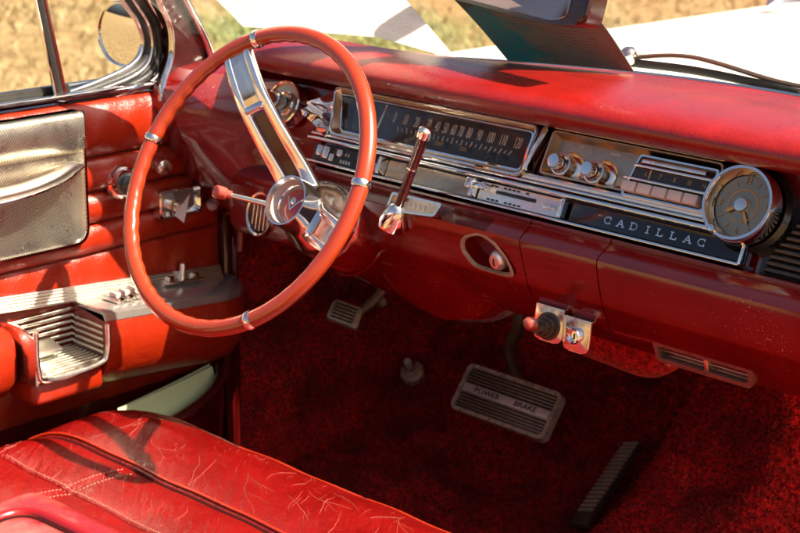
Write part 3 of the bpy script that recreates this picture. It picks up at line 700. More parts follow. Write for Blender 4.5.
# lower right heater outlet
hv = [onY(x, y, .197) for x, y in ((655, 337), (752, 366), (748, 387), (660, 357))]
FH = Fr(hv[0], (1, 0, 0), (0, -.26, .966), (0, -.966, -.26))
hl_ = [FH.px(*p) for p in ((656, 337), (757, 367), (750, 387), (659, 357))]
vt1 = hl_[0][1]; vb1 = hl_[3][1]; a = hl_[0][0]; b = hl_[1][0]
hp = [(a + .004, vb1), (b - .004, vb1), (b, vt1), (a, vt1)]
hvn = MB().ring(FH, rpoly(hp, .005, 4), rpoly(inset(hp, .0055), .003, 4), -.03, .008).build('heater_outlet', M['outlet_metal'], dash)
MB().prism(FH, inset(hp, .004), -.028, -.022).build('outlet_well', M['black'], hvn)
for k in range(4): MB().box(FH, ((a + b) / 2, vb1 + (vt1 - vb1) * (k + 1) / 5, -.006), (b - a - .013, .0012, .012), .0003).build('outlet_slat', M['satin'], hvn)
MB().box(FH, ((a + b) / 2 + .004, (vt1 + vb1) / 2, .001), (.006, vt1 - vb1 - .006, .012), .001).build('outlet_divider', M['old_metal'], hvn)

# ------------------------------------------------------------------ hanging brackets under the dash
def bracket(name, label, cat, corners, y, parts):
    F_ = Fr(onY(*corners[0], y), (1, 0, 0), (0, .12, .993), (0, -.993, .12)); c = [F_.px(*p) for p in corners]
    root = thing(name, label, cat, F_.o)
    uu = [p[0] for p in c]; vv_ = [p[1] for p in c]; a, b, lo, hi = min(uu), max(uu), min(vv_), max(vv_)
    MB().prism(F_, rpoly([(a, lo), (b, lo), (b, hi), (a, hi)], [.010, .010, .001, .001], 6), -.002, .001, .0008).build('plate', M['chrome_worn'], root)
    MB().box(F_, ((a + b) / 2, hi, -.012), (b - a, .002, .026), .0008).build('bent_flange', M['chrome_worn'], root)
    return root, F_, (a + b) / 2, (lo + hi) / 2
rt, F_, cu2, cv2 = bracket('pull_switch', 'chrome bracket under the dash carrying a black rubber booted switch with red tip', 'switch', ((537, 303), (565, 311), (559, 344), (533, 337)), .180, 0)
MB().lathe(F_.at(cu2 + .001, cv2 - .002, 0), [(.0165, .0), (.0165, .004), (.0135, .0045), (.013, .011), (.0105, .0115), (.010, .018), (.0075, .0185), (.006, .026), (0, .026)], 36).build('rubber_boot', M['brown_dark'], rt)
tip = F_.pt(cu2 + .001, cv2 - .002, .024); tgt = onY(532, 325, .14)
MB().tube([tip, tip.lerp(tgt, .75)], .0042, 14).build('stem', M['red_knob'], rt)
d_ = (tgt - tip).normalized(); q0 = tip.lerp(tgt, .7)
MB().lathe(axis_fr(q0, d_), [(.003, 0), (.007, .003), (.0085, .009), (.007, .016), (.003, .0195), (0, .020)], 24).build('tip', M['red_knob'], rt)
rt, F_, cu2, cv2 = bracket('key_lock', 'chrome bracket under the dash holding a round key lock', 'lock', ((567, 316), (592, 323), (585, 355), (562, 348)), .182, 0)
MB().lathe(F_.at(cu2, cv2, 0), [(.0095, .0), (.0095, .007), (.008, .009), (.0065, .0085), (.006, .005), (0, .005)], 32).build('lock_barrel', M['chrome'], rt)
MB().box(F_.at(cu2, cv2, .0055), (0, -.0005, 0), (.0016, .007, .001)).build('key_slot', M['black'], rt)
MB().box(F_.at(cu2 - .007, cv2 + .007, .005), (0, 0, 0), (.010, .004, .004), .001).build('lock_tab', M['chrome'], rt)

# ================================================================== STEERING WHEEL, COLUMN, LEVERS
sw = thing('steering_wheel', 'large red steering wheel with chrome spokes and deep dished hub', 'steering wheel', W)
RR = .1875; tr = .0105
def rim_pt(a, r=RR, h=0): return FW.pt(r * math.cos(a), r * math.sin(a), h)
rings = (174, 112.5, 8.4, -57.3)
m = MB(); loops = []; NA = 420; NS = 18
for k in range(NA):
    a = 2 * math.pi * k / NA; deg = math.degrees(a); dg = deg - 360 if deg > 200 else deg
    grip = True; er = FW.ex * math.cos(a) + FW.ey * math.sin(a); c = rim_pt(a); lp = []
    for j in range(NS):
        b = 2 * math.pi * j / NS; cr, ch = math.cos(b), math.sin(b); r_ = tr * 1.0
        if grip:
            w = max(0, -cr * .75 - ch * .45); r_ *= 1 - .11 * w * (.5 + .5 * math.cos(math.radians(dg) * 360 / 7.0))
        lp.append(c + er * (cr * r_) + FW.ez * (ch * r_ * .92))
    loops.append(lp)
loops.append(loops[0]); m.loft(loops, True); m.build('rim', M['wheel_red'], sw, 60)
for a_ in rings:
    pth = [rim_pt(R(a_ + d)) for d in np.linspace(-1.3, 1.3, 5)]
    MB().tube(pth, [tr * 1.02, tr * 1.12, tr * 1.12, tr * 1.12, tr * 1.02], 20, up=FW.ez).build('rim_clip', M['chrome'], sw)
HD = -.087
def spoke(ang, wu, wl):
    er = FW.ex * math.cos(R(ang)) + FW.ey * math.sin(R(ang)); et = FW.ez.cross(er)
    ctl = [(RR - .006, -.004), (.165, -.008), (.125, -.026), (.085, -.058), (.05, -.092), (.022, -.112)]
    path = smooth_path([FW.o + er * r_ + FW.ez * h_ for r_, h_ in ctl], 7); n_ = len(path)
    root = None
    def rail(off, rad, wdt):
        lo = []
        for i, p in enumerate(path):
            t = (path[min(i + 1, n_ - 1)] - path[max(i - 1, 0)]).normalized(); nn_ = et.cross(t).normalized(); k = i / (n_ - 1)
            if nn_.dot(FW.ez) < 0: nn_ = -nn_
            wd = wdt * (1 + .75 * k * k); o_ = off * (wu + (wl - wu) * k)
            base = p + et * o_
            lo.append([base + et * (wd * math.copysign(abs(math.cos(b)) ** .6, math.cos(b))) + nn_ * (rad * math.copysign(abs(math.sin(b)) ** .6, math.sin(b))) for b in [2 * math.pi * j / 16 for j in range(16)]])
        return lo
    sp = MB().loft(rail(-1, .006, .0056), True, True).loft(rail(1, .006, .0056), True, True).build('spoke', M['bright_chrome'], sw, 50)
    # insert: ribbed plate on the upper half, dark red channel lower down
    def band(i0, i1, half, hh, mat, name, ribs=0):
        lo = []
        for i in range(i0, i1 + 1):
            p = path[i]; t = (path[min(i + 1, n_ - 1)] - path[max(i - 1, 0)]).normalized(); nn_ = et.cross(t).normalized(); k = i / (n_ - 1)
            if nn_.dot(FW.ez) < 0: nn_ = -nn_
            hw = (wu + (wl - wu) * k) * half; pts = []
            NB = 24 if ribs else 6
            for j in range(NB + 1):
                s_ = -1 + 2 * j / NB; e_ = hh + (.0009 * (1 if (j % 2) else -1) if ribs else 0); pts.append(p + et * (hw * s_) + nn_ * e_)
            pts += [p + et * hw - nn_ * .004, p - et * hw - nn_ * .004]; lo.append(pts)
        MB().loft(lo, True, True).build(name, mat, sp, 30)
    band(1, 15, .78, .004, M['chrome'], 'ribbed_plate', 1); band(17, n_ - 3, .72, -.001, M['red_dark'], 'channel')
    c = path[16]; MB().box(Fr(c, et, er, FW.ez), (0, 0, .002), (wu * 2, .009, .012), .002).build('cross_bar', M['chrome'], sp)
spoke(123.5, .0155, .0190); spoke(-13, .0150, .0185)
FHb = FW.at(0, 0, HD)
MB().lathe(FHb, [(.0285, .004), (.0305, .010), (.0325, .010), (.0335, .004), (.0335, -.012), (.037, -.026), (.046, -.045), (.050, -.062), (.050, -.074)], 56).build('hub', M['bright_chrome'], sw, 40)
MB().lathe(FHb, [(.0292, .006), (.0275, -.006), (.0262, -.0085), (.0245, -.0075), (.0235, -.011), (.0, -.013)], 48).build('horn_button', M['horn_pale'], sw, 50)
MB().lathe(FHb, [(.0268, -.0082), (.0258, -.0058), (.0246, -.0078)], 48).build('horn_ring', M['chrome'], sw, 50)
em = MB().lathe(FHb, [(.0215, -.0155), (.0212, -.0085), (.014, -.0055), (0, -.0042)], 40).build('emblem', M['emblem_red'], sw)

m = MB()
for sg in (-1, 1): m.tube([FHb.pt(0, -.0075, -.0038), FHb.pt(sg * .0065, .001, -.0042), FHb.pt(sg * .0125, .0085, -.0058)], [.0013, .0012, .0007], 8)
m.lathe(FHb.at(0, .004, -.0046), [(.0048, -.002), (.0046, .0012), (.003, .002), (0, .0022)], 20); m.build('crest', M['chrome'], em)
colm = thing('steering_column', 'glossy red steering column running into the dash behind the wheel hub', 'steering column', W + Vector((0, .2, -.12)))
MB().lathe(FHb, [(.0, -.072), (.044, -.072), (.049, -.076), (.051, -.082), (.051, -.135), (.050, -.14)], 48).build('column_shroud', M['red_paint'], colm)
MB().lathe(FHb, [(.0525, -.128), (.0535, -.131), (.0525, -.134)], 48).build('shroud_bead', M['red_paint'], colm)
MB().lathe(FHb, [(.050, -.136), (.046, -.142), (.046, -.30), (.03, -.31)], 40).build('jacket', M['red_paint'], colm)

gs = thing('gear_lever', 'slim dark red gear lever with bright chrome ball rising from a chrome socket', 'gear lever', (-.33, .215, .63))
b0 = onX(397, 211, -.272); t0 = onX(425, 133, -.232); d_ = (t0 - b0).normalized()
MB().lathe(axis_fr(b0 - d_ * .020, d_), [(.0, -.004), (.017, -.004), (.0175, .006), (.0145, .016), (.0135, .022), (.010, .028), (.007, .030), (0, .030)], 32).build('socket', M['chrome'], gs)
pa = [b0 + d_ * .006, b0.lerp(t0, .25), b0.lerp(t0, .5), b0.lerp(t0, .97)]
MB().tube([b0 + d_ * .004, b0.lerp(t0, .55)], [.0058, .0062], 18).build('lower_shaft', M['red_dark'], gs)
MB().tube([b0.lerp(t0, .55), b0.lerp(t0, .565)], .0078, 20).build('collar', M['chrome'], gs)
MB().tube([b0.lerp(t0, .565), b0.lerp(t0, .97)], [.0062, .0072], 18).build('upper_shaft', M['red_dark'], gs)
MB().lathe(axis_fr(t0 - d_ * .004, d_), [(.006, -.005), (.0092, -.002), (.0098, .003), (.0088, .0085), (.006, .011), (0, .012)], 28).build('ball', M['chrome'], gs)

ts = thing('turn_signal_lever', 'thin pale metal stalk with a pinkish red knob left of the hub', 'turn signal', (-.43, .11, .63))
r0 = onX(284, 208, -.415); k0 = onX(226, 194, -.478); d_ = (k0 - r0).normalized()
MB().tube([r0, k0], [.0042, .0032], 14).build('stalk', M['chrome_worn'], ts)
MB().lathe(axis_fr(k0 - d_ * .004, d_), [(.0, -.004), (.0052, -.004), (.0055, .002), (.0075, .0035), (.0085, .010), (.0085, .017), (.0065, .0205), (0, .021)], 24).build('knob', M['red_knob'], ts)

# ================================================================== DOOR
door = thing('door_assembly', "driver's red leather car door with metal speaker panel and armrest", 'car door', (DX, 0, .3))
DY0, DY1 = -.62, .262
def D(px, py, h=0): return FDOOR.px(px, py, h)
grooves = [(D(80, 159)[1] + D(178, 143)[1]) / 2, (D(78, 197)[1] + D(201, 170)[1]) / 2, (D(79, 227)[1] + D(156, 210)[1]) / 2, (D(0, 273)[1] + D(225, 225)[1]) / 2]
zt = .737; zb = .30
def door_x(y, z):
    gs_ = [zb] + sorted(grooves) + [zt]; h = 0
    for a, b in zip(gs_[:-1], gs_[1:]):
        if a <= z <= b:
            t = (z - a) / (b - a); h = .015 * (max(0, 4 * t * (1 - t)) ** .5)
            if b == zt: h = .022 * (max(0, 4 * t * (1 - t)) ** .5) * (1 if t < .5 else 1)
    h += .0012 * math.sin(y * 60 + z * 31) * math.sin(z * 47 - y * 13) + .0008 * math.sin(y * 131 - z * 60)
    e = min(1, (DY1 - y) / .02); return DX - .006 + h * math.sqrt(max(0, 1 - (1 - e) ** 2)) if e < 1 else DX - .006 + h
zs = sorted(set([round(zb + (zt - zb) * k / 150, 5) for k in range(151)] + [round(g_, 5) for g_ in grooves])); ny = 90
m = MB(); m.loft([[Vector((door_x(DY0 + (DY1 - DY0) * j / ny, z), DY0 + (DY1 - DY0) * j / ny, z)) for j in range(ny + 1)] for z in zs], False)
m.box(Fr((DX - .05, (DY0 + DY1) / 2, (zb + zt) / 2 - .06), (1, 0, 0), (0, 1, 0)), (0, 0, 0), (.078, DY1 - DY0 - .004, zt - zb + .11), .01)
dp = m.build('door_panel', M['red_door'], door, 70)
m = MB()
for g_ in grooves:
    y = DY0 + .3
    while y < DY1 - .015:
        m.box(Fr((DX - .0040, y, g_), (1, 0, 0), (0, 1, 0)), (0, 0, 0), (.0022, .0042, .0013)); y += .0068
m.build('stitching', M['brown_dark'], dp, 0)
# sill and window rails
m = MB(); m.box(Fr((DX - .012, (DY0 + .16) / 2, .746), (1, 0, 0), (0, 1, 0)), (0, 0, 0), (.03, .16 - DY0, .010), .003)
m.box(Fr((DX - .034, (DY0 + .16) / 2, .751), (1, 0, 0), (0, 1, 0)), (0, 0, 0), (.010, .16 - DY0, .014), .003); m.build('sill_rail', M['chrome'], door)
MB().box(Fr((DX - .0245, (DY0 + .02) / 2, .753), (1, 0, 0), (0, 1, 0)), (0, 0, 0), (.008, .02 - DY0, .012), .002).build('sill_rubber', M['rubber'], door)
# vent window frame
xw = DX - .012
def wp(pts, x): return smooth_path([onX(a, b, x) for a, b in pts], 8)
inner = [(112, -12), (124, 4), (137, 24), (141, 46), (131, 64), (100, 80), (70, 92)]
outer = [(143, -12), (151, 4), (163, 26), (166, 56), (152, 82), (108, 100), (64, 108)]
def lerp_pts(t): return [(a[0] + (b[0] - a[0]) * t, a[1] + (b[1] - a[1]) * t) for a, b in zip(inner, outer)]
vw = MB().tube(wp(lerp_pts(.30), xw), .0062, 14).tube(wp(lerp_pts(.55), xw + .002), .0036, 12).build('vent_window', M['rubber'], door)
m = MB().tube(wp(lerp_pts(.05), xw - .004), .0042, 12).tube(wp(lerp_pts(.44), xw + .006), .0026, 12).tube(wp(lerp_pts(.98), xw + .004), .0042, 12)
m.build('frame_trim', M['chrome'], vw)
m = MB().tube(wp(lerp_pts(.86), xw - .002), .0052, 12).tube(wp(lerp_pts(.72), xw + .003), .0052, 12).tube(wp(lerp_pts(.18), xw - .006), .0036, 12); m.build('frame_channel', M['rubber'], vw)
a_, b_ = onX(36, -10, xw), onX(62, 110, xw)
m = MB().tube([a_, b_], .0068, 10).build('division_post', M['rubber'], vw)
off = Vector((0, .009, 0)); MB().tube([a_ + off, b_ + off], .0042, 10).build('post_trim', M['red_dark'], vw)
off = Vector((.004, -.0075, 0)); MB().tube([a_ + off, b_ + off], .0024, 10).build('post_bead', M['chrome'], vw)
gp = [(p.y, p.z) for p in wp(inner, xw)] + [(b_.y, b_.z), (a_.y, a_.z)]
MB().prism(FDOOR, gp, -.014, -.011).build('vent_glass', M['glass'], vw)
MB().prism(FDOOR, [(DY0, .745), (b_.y, .745), (a_.y, a_.z + .02), (DY0, a_.z + .02)], -.027, -.023).build('window_glass', M['glass'], door)
# metal speaker panel
c = [D(-30, 124), D(75, 113), D(78, 232), D(60, 243), D(-30, 270)]
ypr = D(76, 170)[0]; zup, zlo = .731, (D(78, 236)[1] + D(0, 258)[1]) / 2
yl = DY0 + .1
fp = rpoly([(yl, zlo), (ypr, zlo), (ypr, zup), (yl, zup)], [.001, .022, .006, .001], 7)
spk = MB(); spk.prism(FDOOR, fp, .0, .0185, .002); spk = spk.build('speaker_panel', M['mesh_metal'], door)
MB().ring(FDOOR, rpoly([(yl, zlo - .004), (ypr + .004, zlo - .004), (ypr + .004, zup), (yl, zup)], [.001, .024, .006, .001], 7), fp, .002, .0205).build('panel_edge', M['chrome'], spk)
# upper rolled lip and the pull bar
zp = D(40, 175)[1]
m = MB(); NL = 40
lip = [(.016, zup - .001), (.0225, zup - .002), (.0265, zup - .008), (.0275, zup - .028), (.0260, zup - .050), (.0175, zup - .057)]
m.loft([[Vector((DX + h_, y, z)) for h_, z in lip] for y in np.linspace(yl, ypr - .002, 20)], True, True); m.build('panel_lip', M['mesh_metal'], spk, 50)
pulld = [Vector((DX + .020, ypr - .004, D(76, 163)[1])), Vector((DX + .030, ypr - .028, D(62, 172)[1] + .012)), Vector((DX + .046, ypr - .075, zp + .004)), Vector((DX + .050, ypr - .14, zp - .002)), Vector((DX + .05, ypr - .3, zp - .004))]
m = MB(); ph = smooth_path(pulld, 8); lo = []
for i, p in enumerate(ph):
    t = min(1, i / 10); w_ = .005 + .006 * t; hh = .004 + .0045 * t
    lo.append([p + Vector((math.cos(b) * w_, 0, math.sin(b) * hh)) for b in [2 * math.pi * k / 16 for k in range(16)]])
m.loft(lo, True, True); m.build('pull_handle', M['satin'], door, 60)
MB().tube([p + Vector((.0075 * min(1, i / 10) + .003, 0, -.007 * min(1, i / 10))) for i, p in enumerate(ph)], .0022, 8).build('handle_bead', M['chrome'], door)
# round mirror control, small knob, latch plate, button
Fk = axis_fr(onX(122, 182, DX + .012), (1, -.35, .1))
kb = MB().lathe(Fk, [(.024, -.010), (.0245, .004), (.022, .008), (.0185, .012), (.0175, .026), (.0165, .029), (.010, .027), (0, .026)], 44).build('mirror_control', M['chrome'], door)
MB().lathe(Fk, [(.015, .0275), (.0145, .031), (.012, .0325), (0, .0325)], 32).build('control_cap', M['black'], kb)
Fk = axis_fr(onX(160, 166, DX + .016), (1, -.3, .1))
MB().lathe(Fk, [(.007, -.016), (.007, .006), (.011, .008), (.0115, .018), (.010, .0205), (0, .021)], 30).build('lock_knob', M['chrome'], door)
FDOOR = Fr((DX + .007, 0, 0), (0, 1, 0), (0, 0, 1), (1, 0, 0))
pc = [D(*p, .008) for p in ((157, 192), (198, 183), (203, 205), (158, 223))]
pu = [sum(p[0] for p in pc[::3]) / 2, (pc[1][0] + pc[2][0]) / 2]; pz = [(pc[2][1] + pc[3][1]) / 2 - .002, (pc[0][1] + pc[1][1]) / 2 + .001]
rc = [(pu[0], pz[0]), (pu[1], pz[0]), (pu[1], pz[1]), (pu[0], pz[1])]
lt = MB().loft([[FDOOR.pt(*p, -.002) for p in rpoly(rc, .006, 5)], [FDOOR.pt(*p, .012) for p in rpoly(inset(rc, .001), .006, 5)], [FDOOR.pt(*p, .0125) for p in rpoly(inset(rc, .004), .005, 5)], [FDOOR.pt(*p, .003) for p in rpoly(inset(rc, .009), .004, 5)]], True)
lt = lt.build('latch_plate', M['chrome'], door)
MB().prism(FDOOR, rpoly(inset(rc, .0075), .004, 5), -.002, .0038).build('plate_floor', M['deck'], lt)
cu3 = (pu[0] + pu[1]) / 2; cz3 = (pz[0] + pz[1]) / 2
MB().lathe(FDOOR.at(cu3 - .012, cz3 - .004, .003), [(.0075, 0), (.0075, .022), (.006, .026), (0, .026)], 24).build('latch_post', M['satin'], lt)
MB().lathe(FDOOR.at(cu3 - .012, cz3 - .004, .003), [(.0082, .010), (.0082, .015)], 24).build('post_collar', M['gold_letter'], lt)
FDOOR = Fr((DX, 0, 0), (0, 1, 0), (0, 0, 1), (1, 0, 0))
# arrow-shaped flap
A_, B_, C_ = onX(184, 223, DX + .050), onX(190, 194, DX + .032), onX(174, 215, DX + .042)
D_ = onX(180, 204, DX + .016)
m = MB()._add([A_, B_, C_, D_], [(0, 1, 2), (0, 3, 1), (0, 2, 3), (1, 3, 2)]); m.build('latch_lever', M['horn_pale'], lt, 10)
MB().lathe(axis_fr(onX(212, 206, DX + .01), (1, 0, 0)), [(.0065, -.008), (.0065, .003), (.005, .006), (0, .0065)], 24).build('panel_button', M['ivory'], door)
# armrest: red body, chrome switch deck, ashtray notch, rear cushion
yA, yB = -.015, .272
zA = lambda y: .463 - .085 * y
dxo = lambda y: DX + .086 - max(0, (y - .20)) * .35
def deck_pt(y, s, dz=0):
    e = 1.0
    if y > yB - .05: e = math.sqrt(max(0.0, 1 - ((y - (yB - .05)) / .05) ** 2))
    return Vector((DX + .004 + (dxo(y) - DX - .004) * s * (.25 + .75 * e), y, zA(y) + dz))
ys = list(np.linspace(yA, yB, 30))
m = MB(); loops = []
for y in ys:
    a = deck_pt(y, 0); b = deck_pt(y, 1.0); z = zA(y)
    loops.append([Vector((a.x, y, z - .001)), Vector((b.x - .004, y, z - .001)), Vector((b.x + .002, y, z - .010)), Vector((b.x + .006, y, z - .035)), Vector((b.x + .003, y, z - .075)), Vector((b.x - .022, y, z - .105)), Vector((b.x - .05, y, z - .118)), Vector((a.x, y, z - .125))])
m.loft(loops, True, True)
arm = m.build('armrest', M['red_door'], door, 50)
m = MB(); lo = []
for y in ys:
    a = deck_pt(y, .0); b = deck_pt(y, 1.0); z = zA(y); lo.append([Vector((a.x, y, z + .001)), Vector((a.x, y, z + .003)), Vector((b.x - .004, y, z + .0035)), Vector((b.x + .002, y, z + .001)), Vector((b.x + .003, y, z - .009)), Vector((b.x, y, z - .010))])
m.loft(lo, True, True); deck = m.build('switch_deck', M['deck'], arm, 40)
# ribbed chrome strip at the door side of the deck
m = MB()
for k in range(5): m.tube([Vector((DX + .010 + .0016 * k, y, zA(y) + .020 - .0040 * k)) for y in np.linspace(-.14, .25, 12)], .0024, 8)
m.build('ribbed_strip', M['satin'], arm, 60)
# window switches: two pairs at the rear, one group of ahead with a toggle
for (x_, y_) in ((112, 300), (121, 297), (131, 294), (141, 291)):
    q = onZ(x_, y_, .466); F_ = Fr(q, (1, .06, 0), (0, 1, -.085))
    s_ = MB().box(F_, (0, 0, .003), (.040, .0115, .009), .002).build('window_switch', M['chrome'], arm)
    MB().box(F_, (.006, 0, .0095), (.016, .009, .007), .002).build('switch_rocker', M['horn_pale'], s_)
q = onZ(183, 281, .455); F_ = Fr(q, (1, 0, 0), (0, 1, -.085))
s_ = MB().box(F_, (0, 0, .002), (.020, .070, .005), .002).build('seat_switch', M['chrome_worn'], arm)
MB().lathe(F_.at(0, -.002, .004), [(.005, 0), (.0042, .006), (.0052, .020), (.0045, .023), (0, .0235)], 20).build('toggle', M['satin'], s_)
for dy in (-.024, .022): MB().box(F_, (.0, dy, .007), (.007, .012, .007), .002).build('switch_rocker', M['chrome'], s_)
# notch with ribbed metal lining
yN = -.125; zf = .402
m = MB(); m.box(Fr((DX + .045, (yA + yN) / 2, zf - .004), (1, 0, 0), (0, 1, 0)), (0, 0, 0), (.085, yA - yN, .008), .001)
for k in range(9): m.tube([Vector((DX + .008 + k * .009, yN + .002, zf + .0005)), Vector((DX + .008 + k * .009, yA - .001, zf + .0005))], .0022, 8)
for k in range(6): m.tube([Vector((DX + .013, yN + .001, zf + .01 + k * .009)), Vector((DX + .013, yA - .001, zf + .01 + k * .009))], .0026, 8)
for k in range(5): m.tube([Vector((DX + .01, yA - .0005, zf + .008 + k * .009)), Vector((dxo(yA) - .002, yA - .0005, zf + .008 + k * .009))], .0022, 8)
nt = m.build('ashtray_notch', metal('bright_ribbed_metal', (.80, .77, .66), .16, .3, 90), arm, 60)
MB().prism(Fr((0, yN - .001, 0), (1, 0, 0), (0, 0, 1)), [(DX + .004, zf - .02), (dxo(0) + .003, zf - .01), (dxo(0) + .003, .458), (DX + .05, .466), (DX + .004, .466)], -.001, .003, .001).build('notch_wall', M['chrome_worn'], arm, 40)
MB().box(Fr((DX + .030, yN + .045, zf + .016), (1, 0, -.25), (0, 1, 0)), (0, 0, 0), (.034, .05, .006), .0025).build('ashtray_lid', M['satin'], arm)
m = MB(); q = [Vector((dxo(0) + .004, yN - .001, .466)), Vector((dxo(0) + .004, yN, zf + .012)), Vector((dxo(0) + .004, yN + .014, zf - .006)), Vector((dxo(0) + .004, yA - .016, zf - .004)), Vector((dxo(0) + .004, yA, zf + .012)), Vector((dxo(0) + .004, yA + .002, .452))]
m.tube(smooth_path(q, 6), .0038, 10); m.build('notch_edge', M['chrome_worn'], arm)
m = MB(); lo = []
for y in [yN - .010 - .003 * (1 - math.cos(math.pi / 2 * k / 6)) for k in range(0, 7)] + list(np.linspace(yN - .02, DY0 + .05, 10)):
    e = min(1, .80 + (yN - .01 - y) * 12); z = .466
    lo.append([Vector((DX + (x_ * e), y, .42 + (zz - .42) * e)) for x_, zz in ((0, z), (.035, z + .003), (.054, z), (.066, z - .012), (.070, z - .035), (.067, z - .075), (.045, z - .10), (0, z - .11))])
m.loft(lo, True, True); m.build('rear_cushion', M['red_door'], arm, 60)
m = MB(); m.box(Fr((DX + .038, (yA + yN) / 2, zf - .027), (1, 0, 0), (0, 1, 0)), (0, 0, 0), (.086, yA - yN + .004, .036), .010, 3); m.build('notch_base', M['red_door'], arm, 60)
# door bottom & map pocket
m = MB(); m.box(Fr((DX - .03, (DY0 + DY1) / 2, .2), (1, 0, 0), (0, 1, 0)), (0, 0, 0), (.05, DY1 - DY0 - .01, .28), .01); m.build('lower_panel', M['red_dark'], door)
pk = smooth_path([Vector((DX + .02, -.12, .245)), Vector((DX + .055, .0, .252)), Vector((DX + .06, .10, .262)), Vector((DX + .055, .19, .285)), Vector((DX + .035, .235, .315)), Vector((DX + .01, .248, .35))], 8)
m = MB().tube(pk, .010, 12, sy=.8)
m.loft([[p, Vector((p.x - .004, p.y, p.z - .07)), Vector((p.x - .018, p.y, .10))] for p in pk], False); m.loft([[p + Vector((-.006, 0, 0)), Vector((p.x - .010, p.y, p.z - .07)), Vector((p.x - .024, p.y, .10))] for p in pk], False)
m.build('map_pocket', M['red_dark'], door, 60)
pg = thing('folded_card', 'pale green folded card standing in the door pocket', 'card', (DX + .03, .1, .25))
a_, b_, c_, d_ = onX(212, 366, DX + .028), onX(120, 408, DX + .034), onX(120, 440, DX + .04), onX(222, 400, DX + .034)
m = MB().sheet(lambda u, v: a_.lerp(b_, u).lerp(d_.lerp(c_, u), v) + Vector((.004 * math.sin(3.1 * u), 0, 0)), 10, 6, (-.0012, 0, 0)); m.build('front_leaf', M['pale_green'], pg)
m = MB().sheet(lambda u, v: a_.lerp(b_, u).lerp(d_.lerp(c_, u), v) + Vector((-.004 + .003 * math.sin(3.1 * u) - .004 * (1 - v), .002, .001 - .004 * u)), 10, 6, (-.0012, 0, 0)); m.build('back_leaf', M['pale_green'], pg)

# ================================================================== A-PILLAR, WINDSHIELD
pil = thing('windshield_pillar', 'curved dark windshield pillar edged in chrome beside the vent window', 'pillar', (-.73, .15, .76))
ol = [(150, -14), (158, 4), (170, 28), (172, 58), (160, 92), (172, 86), (188, 72), (212, 60), (205, 40), (192, 16), (176, -14)]
pts = [(q.y, q.z) for q in (onX(a, b, -.728) for a, b in ol)]
MB().prism(FDOOR, pts, -.030, .012, .004).build('pillar_cover', M['pillar_dark'], pil)
pth = smooth_path([onX(a, b, -.722) for a, b in ((178, -14), (193, 14), (206, 40), (213, 62))], 8)
m = MB().tube(pth, .0055, 12).tube([p + Vector((-.012, .006, 0)) for p in pth], .006, 12)
m.build('pillar_trim', M['chrome'], pil)
pth = smooth_path([onX(a, b, -.718) for a, b in ((152, -14), (160, 4), (170, 28), (171, 56), (164, 80), (160, 104))], 8)
MB().tube(pth, .0062, 12, sy=.6).build('pillar_bead', M['chrome'], pil)
pth = smooth_path([onX(a, b, -.716) for a, b in ((162, 102), (166, 92), (178, 82), (196, 72), (212, 63))], 8)
MB().tube(pth, .0065, 12).build('pillar_foot', M['chrome_worn'], pil)

wsd = thing('windshield', 'curved clear windshield with chrome lower moulding above the dash pad', 'windshield', (0, .48, .80))
def ws(x, z): return Vector((x, far_y(x) + .012 - (z - .80) * 1.15, z))
m = MB().sheet(lambda u, v: ws(-.70 + 1.4 * u, .798 + .34 * v), 50, 12, (0, .005, .003)); m.build('glass_pane', M['glass'], wsd, 80)
MB().tube([ws(x, .8005) + Vector((0, -.008, -.001)) for x in np.linspace(-.60, .70, 60)], .0035, 10, up=(0, 0, 1)).build('lower_moulding', M['chrome'], wsd)
MB().tube([ws(x, .7985) + Vector((0, -.001, -.003)) for x in np.linspace(-.60, .70, 60)], .0055, 10).build('gasket', M['rubber'], wsd)

# papers resting against the windshield
def uvsheet(name, mat, fn, nu, nv, off, loc):
    o = MB().sheet(fn, nu, nv, off).build(name, mat, loc=loc, smooth=60)
    me = o.data; uv = me.uv_layers.new(name='UVMap')
    pts = [(Vector(fn(i / nu, j / nv)) - Vector(loc), i / nu, j / nv) for i in range(nu + 1) for j in range(nv + 1)]
    from mathutils.kdtree import KDTree
    kd = KDTree(len(pts))
    for i, (p, a, b) in enumerate(pts): kd.insert(p, i)
    kd.balance()
    for li, lp in enumerate(me.loops):
        _, i, _ = kd.find(me.vertices[lp.vertex_index].co); uv.data[li].uv = (pts[i][1], pts[i][2])
    return o
def wpt(px, py, dn=.014):
    """point of the (curved) windshield seen at a photo point, dn metres inside it"""
    d = ray(px, py); lo_, hi_ = 1.0, 4.0
    f_ = lambda t: (lambda q: q.y - (far_y(q.x) + .012 - dn - (q.z - .80) * 1.15))(CAM + d * t)
    for _ in range(50):
        mid = (lo_ + hi_) / 2
        if f_(lo_) * f_(mid) <= 0: hi_ = mid
        else: lo_ = mid
    return CAM + d * lo_
bl_, bm_, br_ = wpt(243, 27), wpt(385, 37), wpt(457, 60)
def rise(q, s, dn=.014): # slide up the glass
    z = q.z + s * .66; return Vector((q.x, far_y(q.x) + .012 - dn - (z - .80) * 1.15, z))
def bottom(u):
    u2 = u * 2
    return bl_.lerp(bm_, u2) if u < .5 else bm_.lerp(br_, u2 - 1)
p1 = uvsheet('paper_sheet', M['paper'], lambda u, v: rise(bottom(u), .20 * v, .014 + .010 * math.sin(math.pi * u) * (1 - v)) , 24, 12, (0, .0007, .0005), bm_)
tag(p1, 'white printed paper sheet propped against the windshield behind the steering wheel', 'paper', 'papers on the windshield')
b1, b2 = wpt(508, 61, .03), wpt(634, 72, .03)
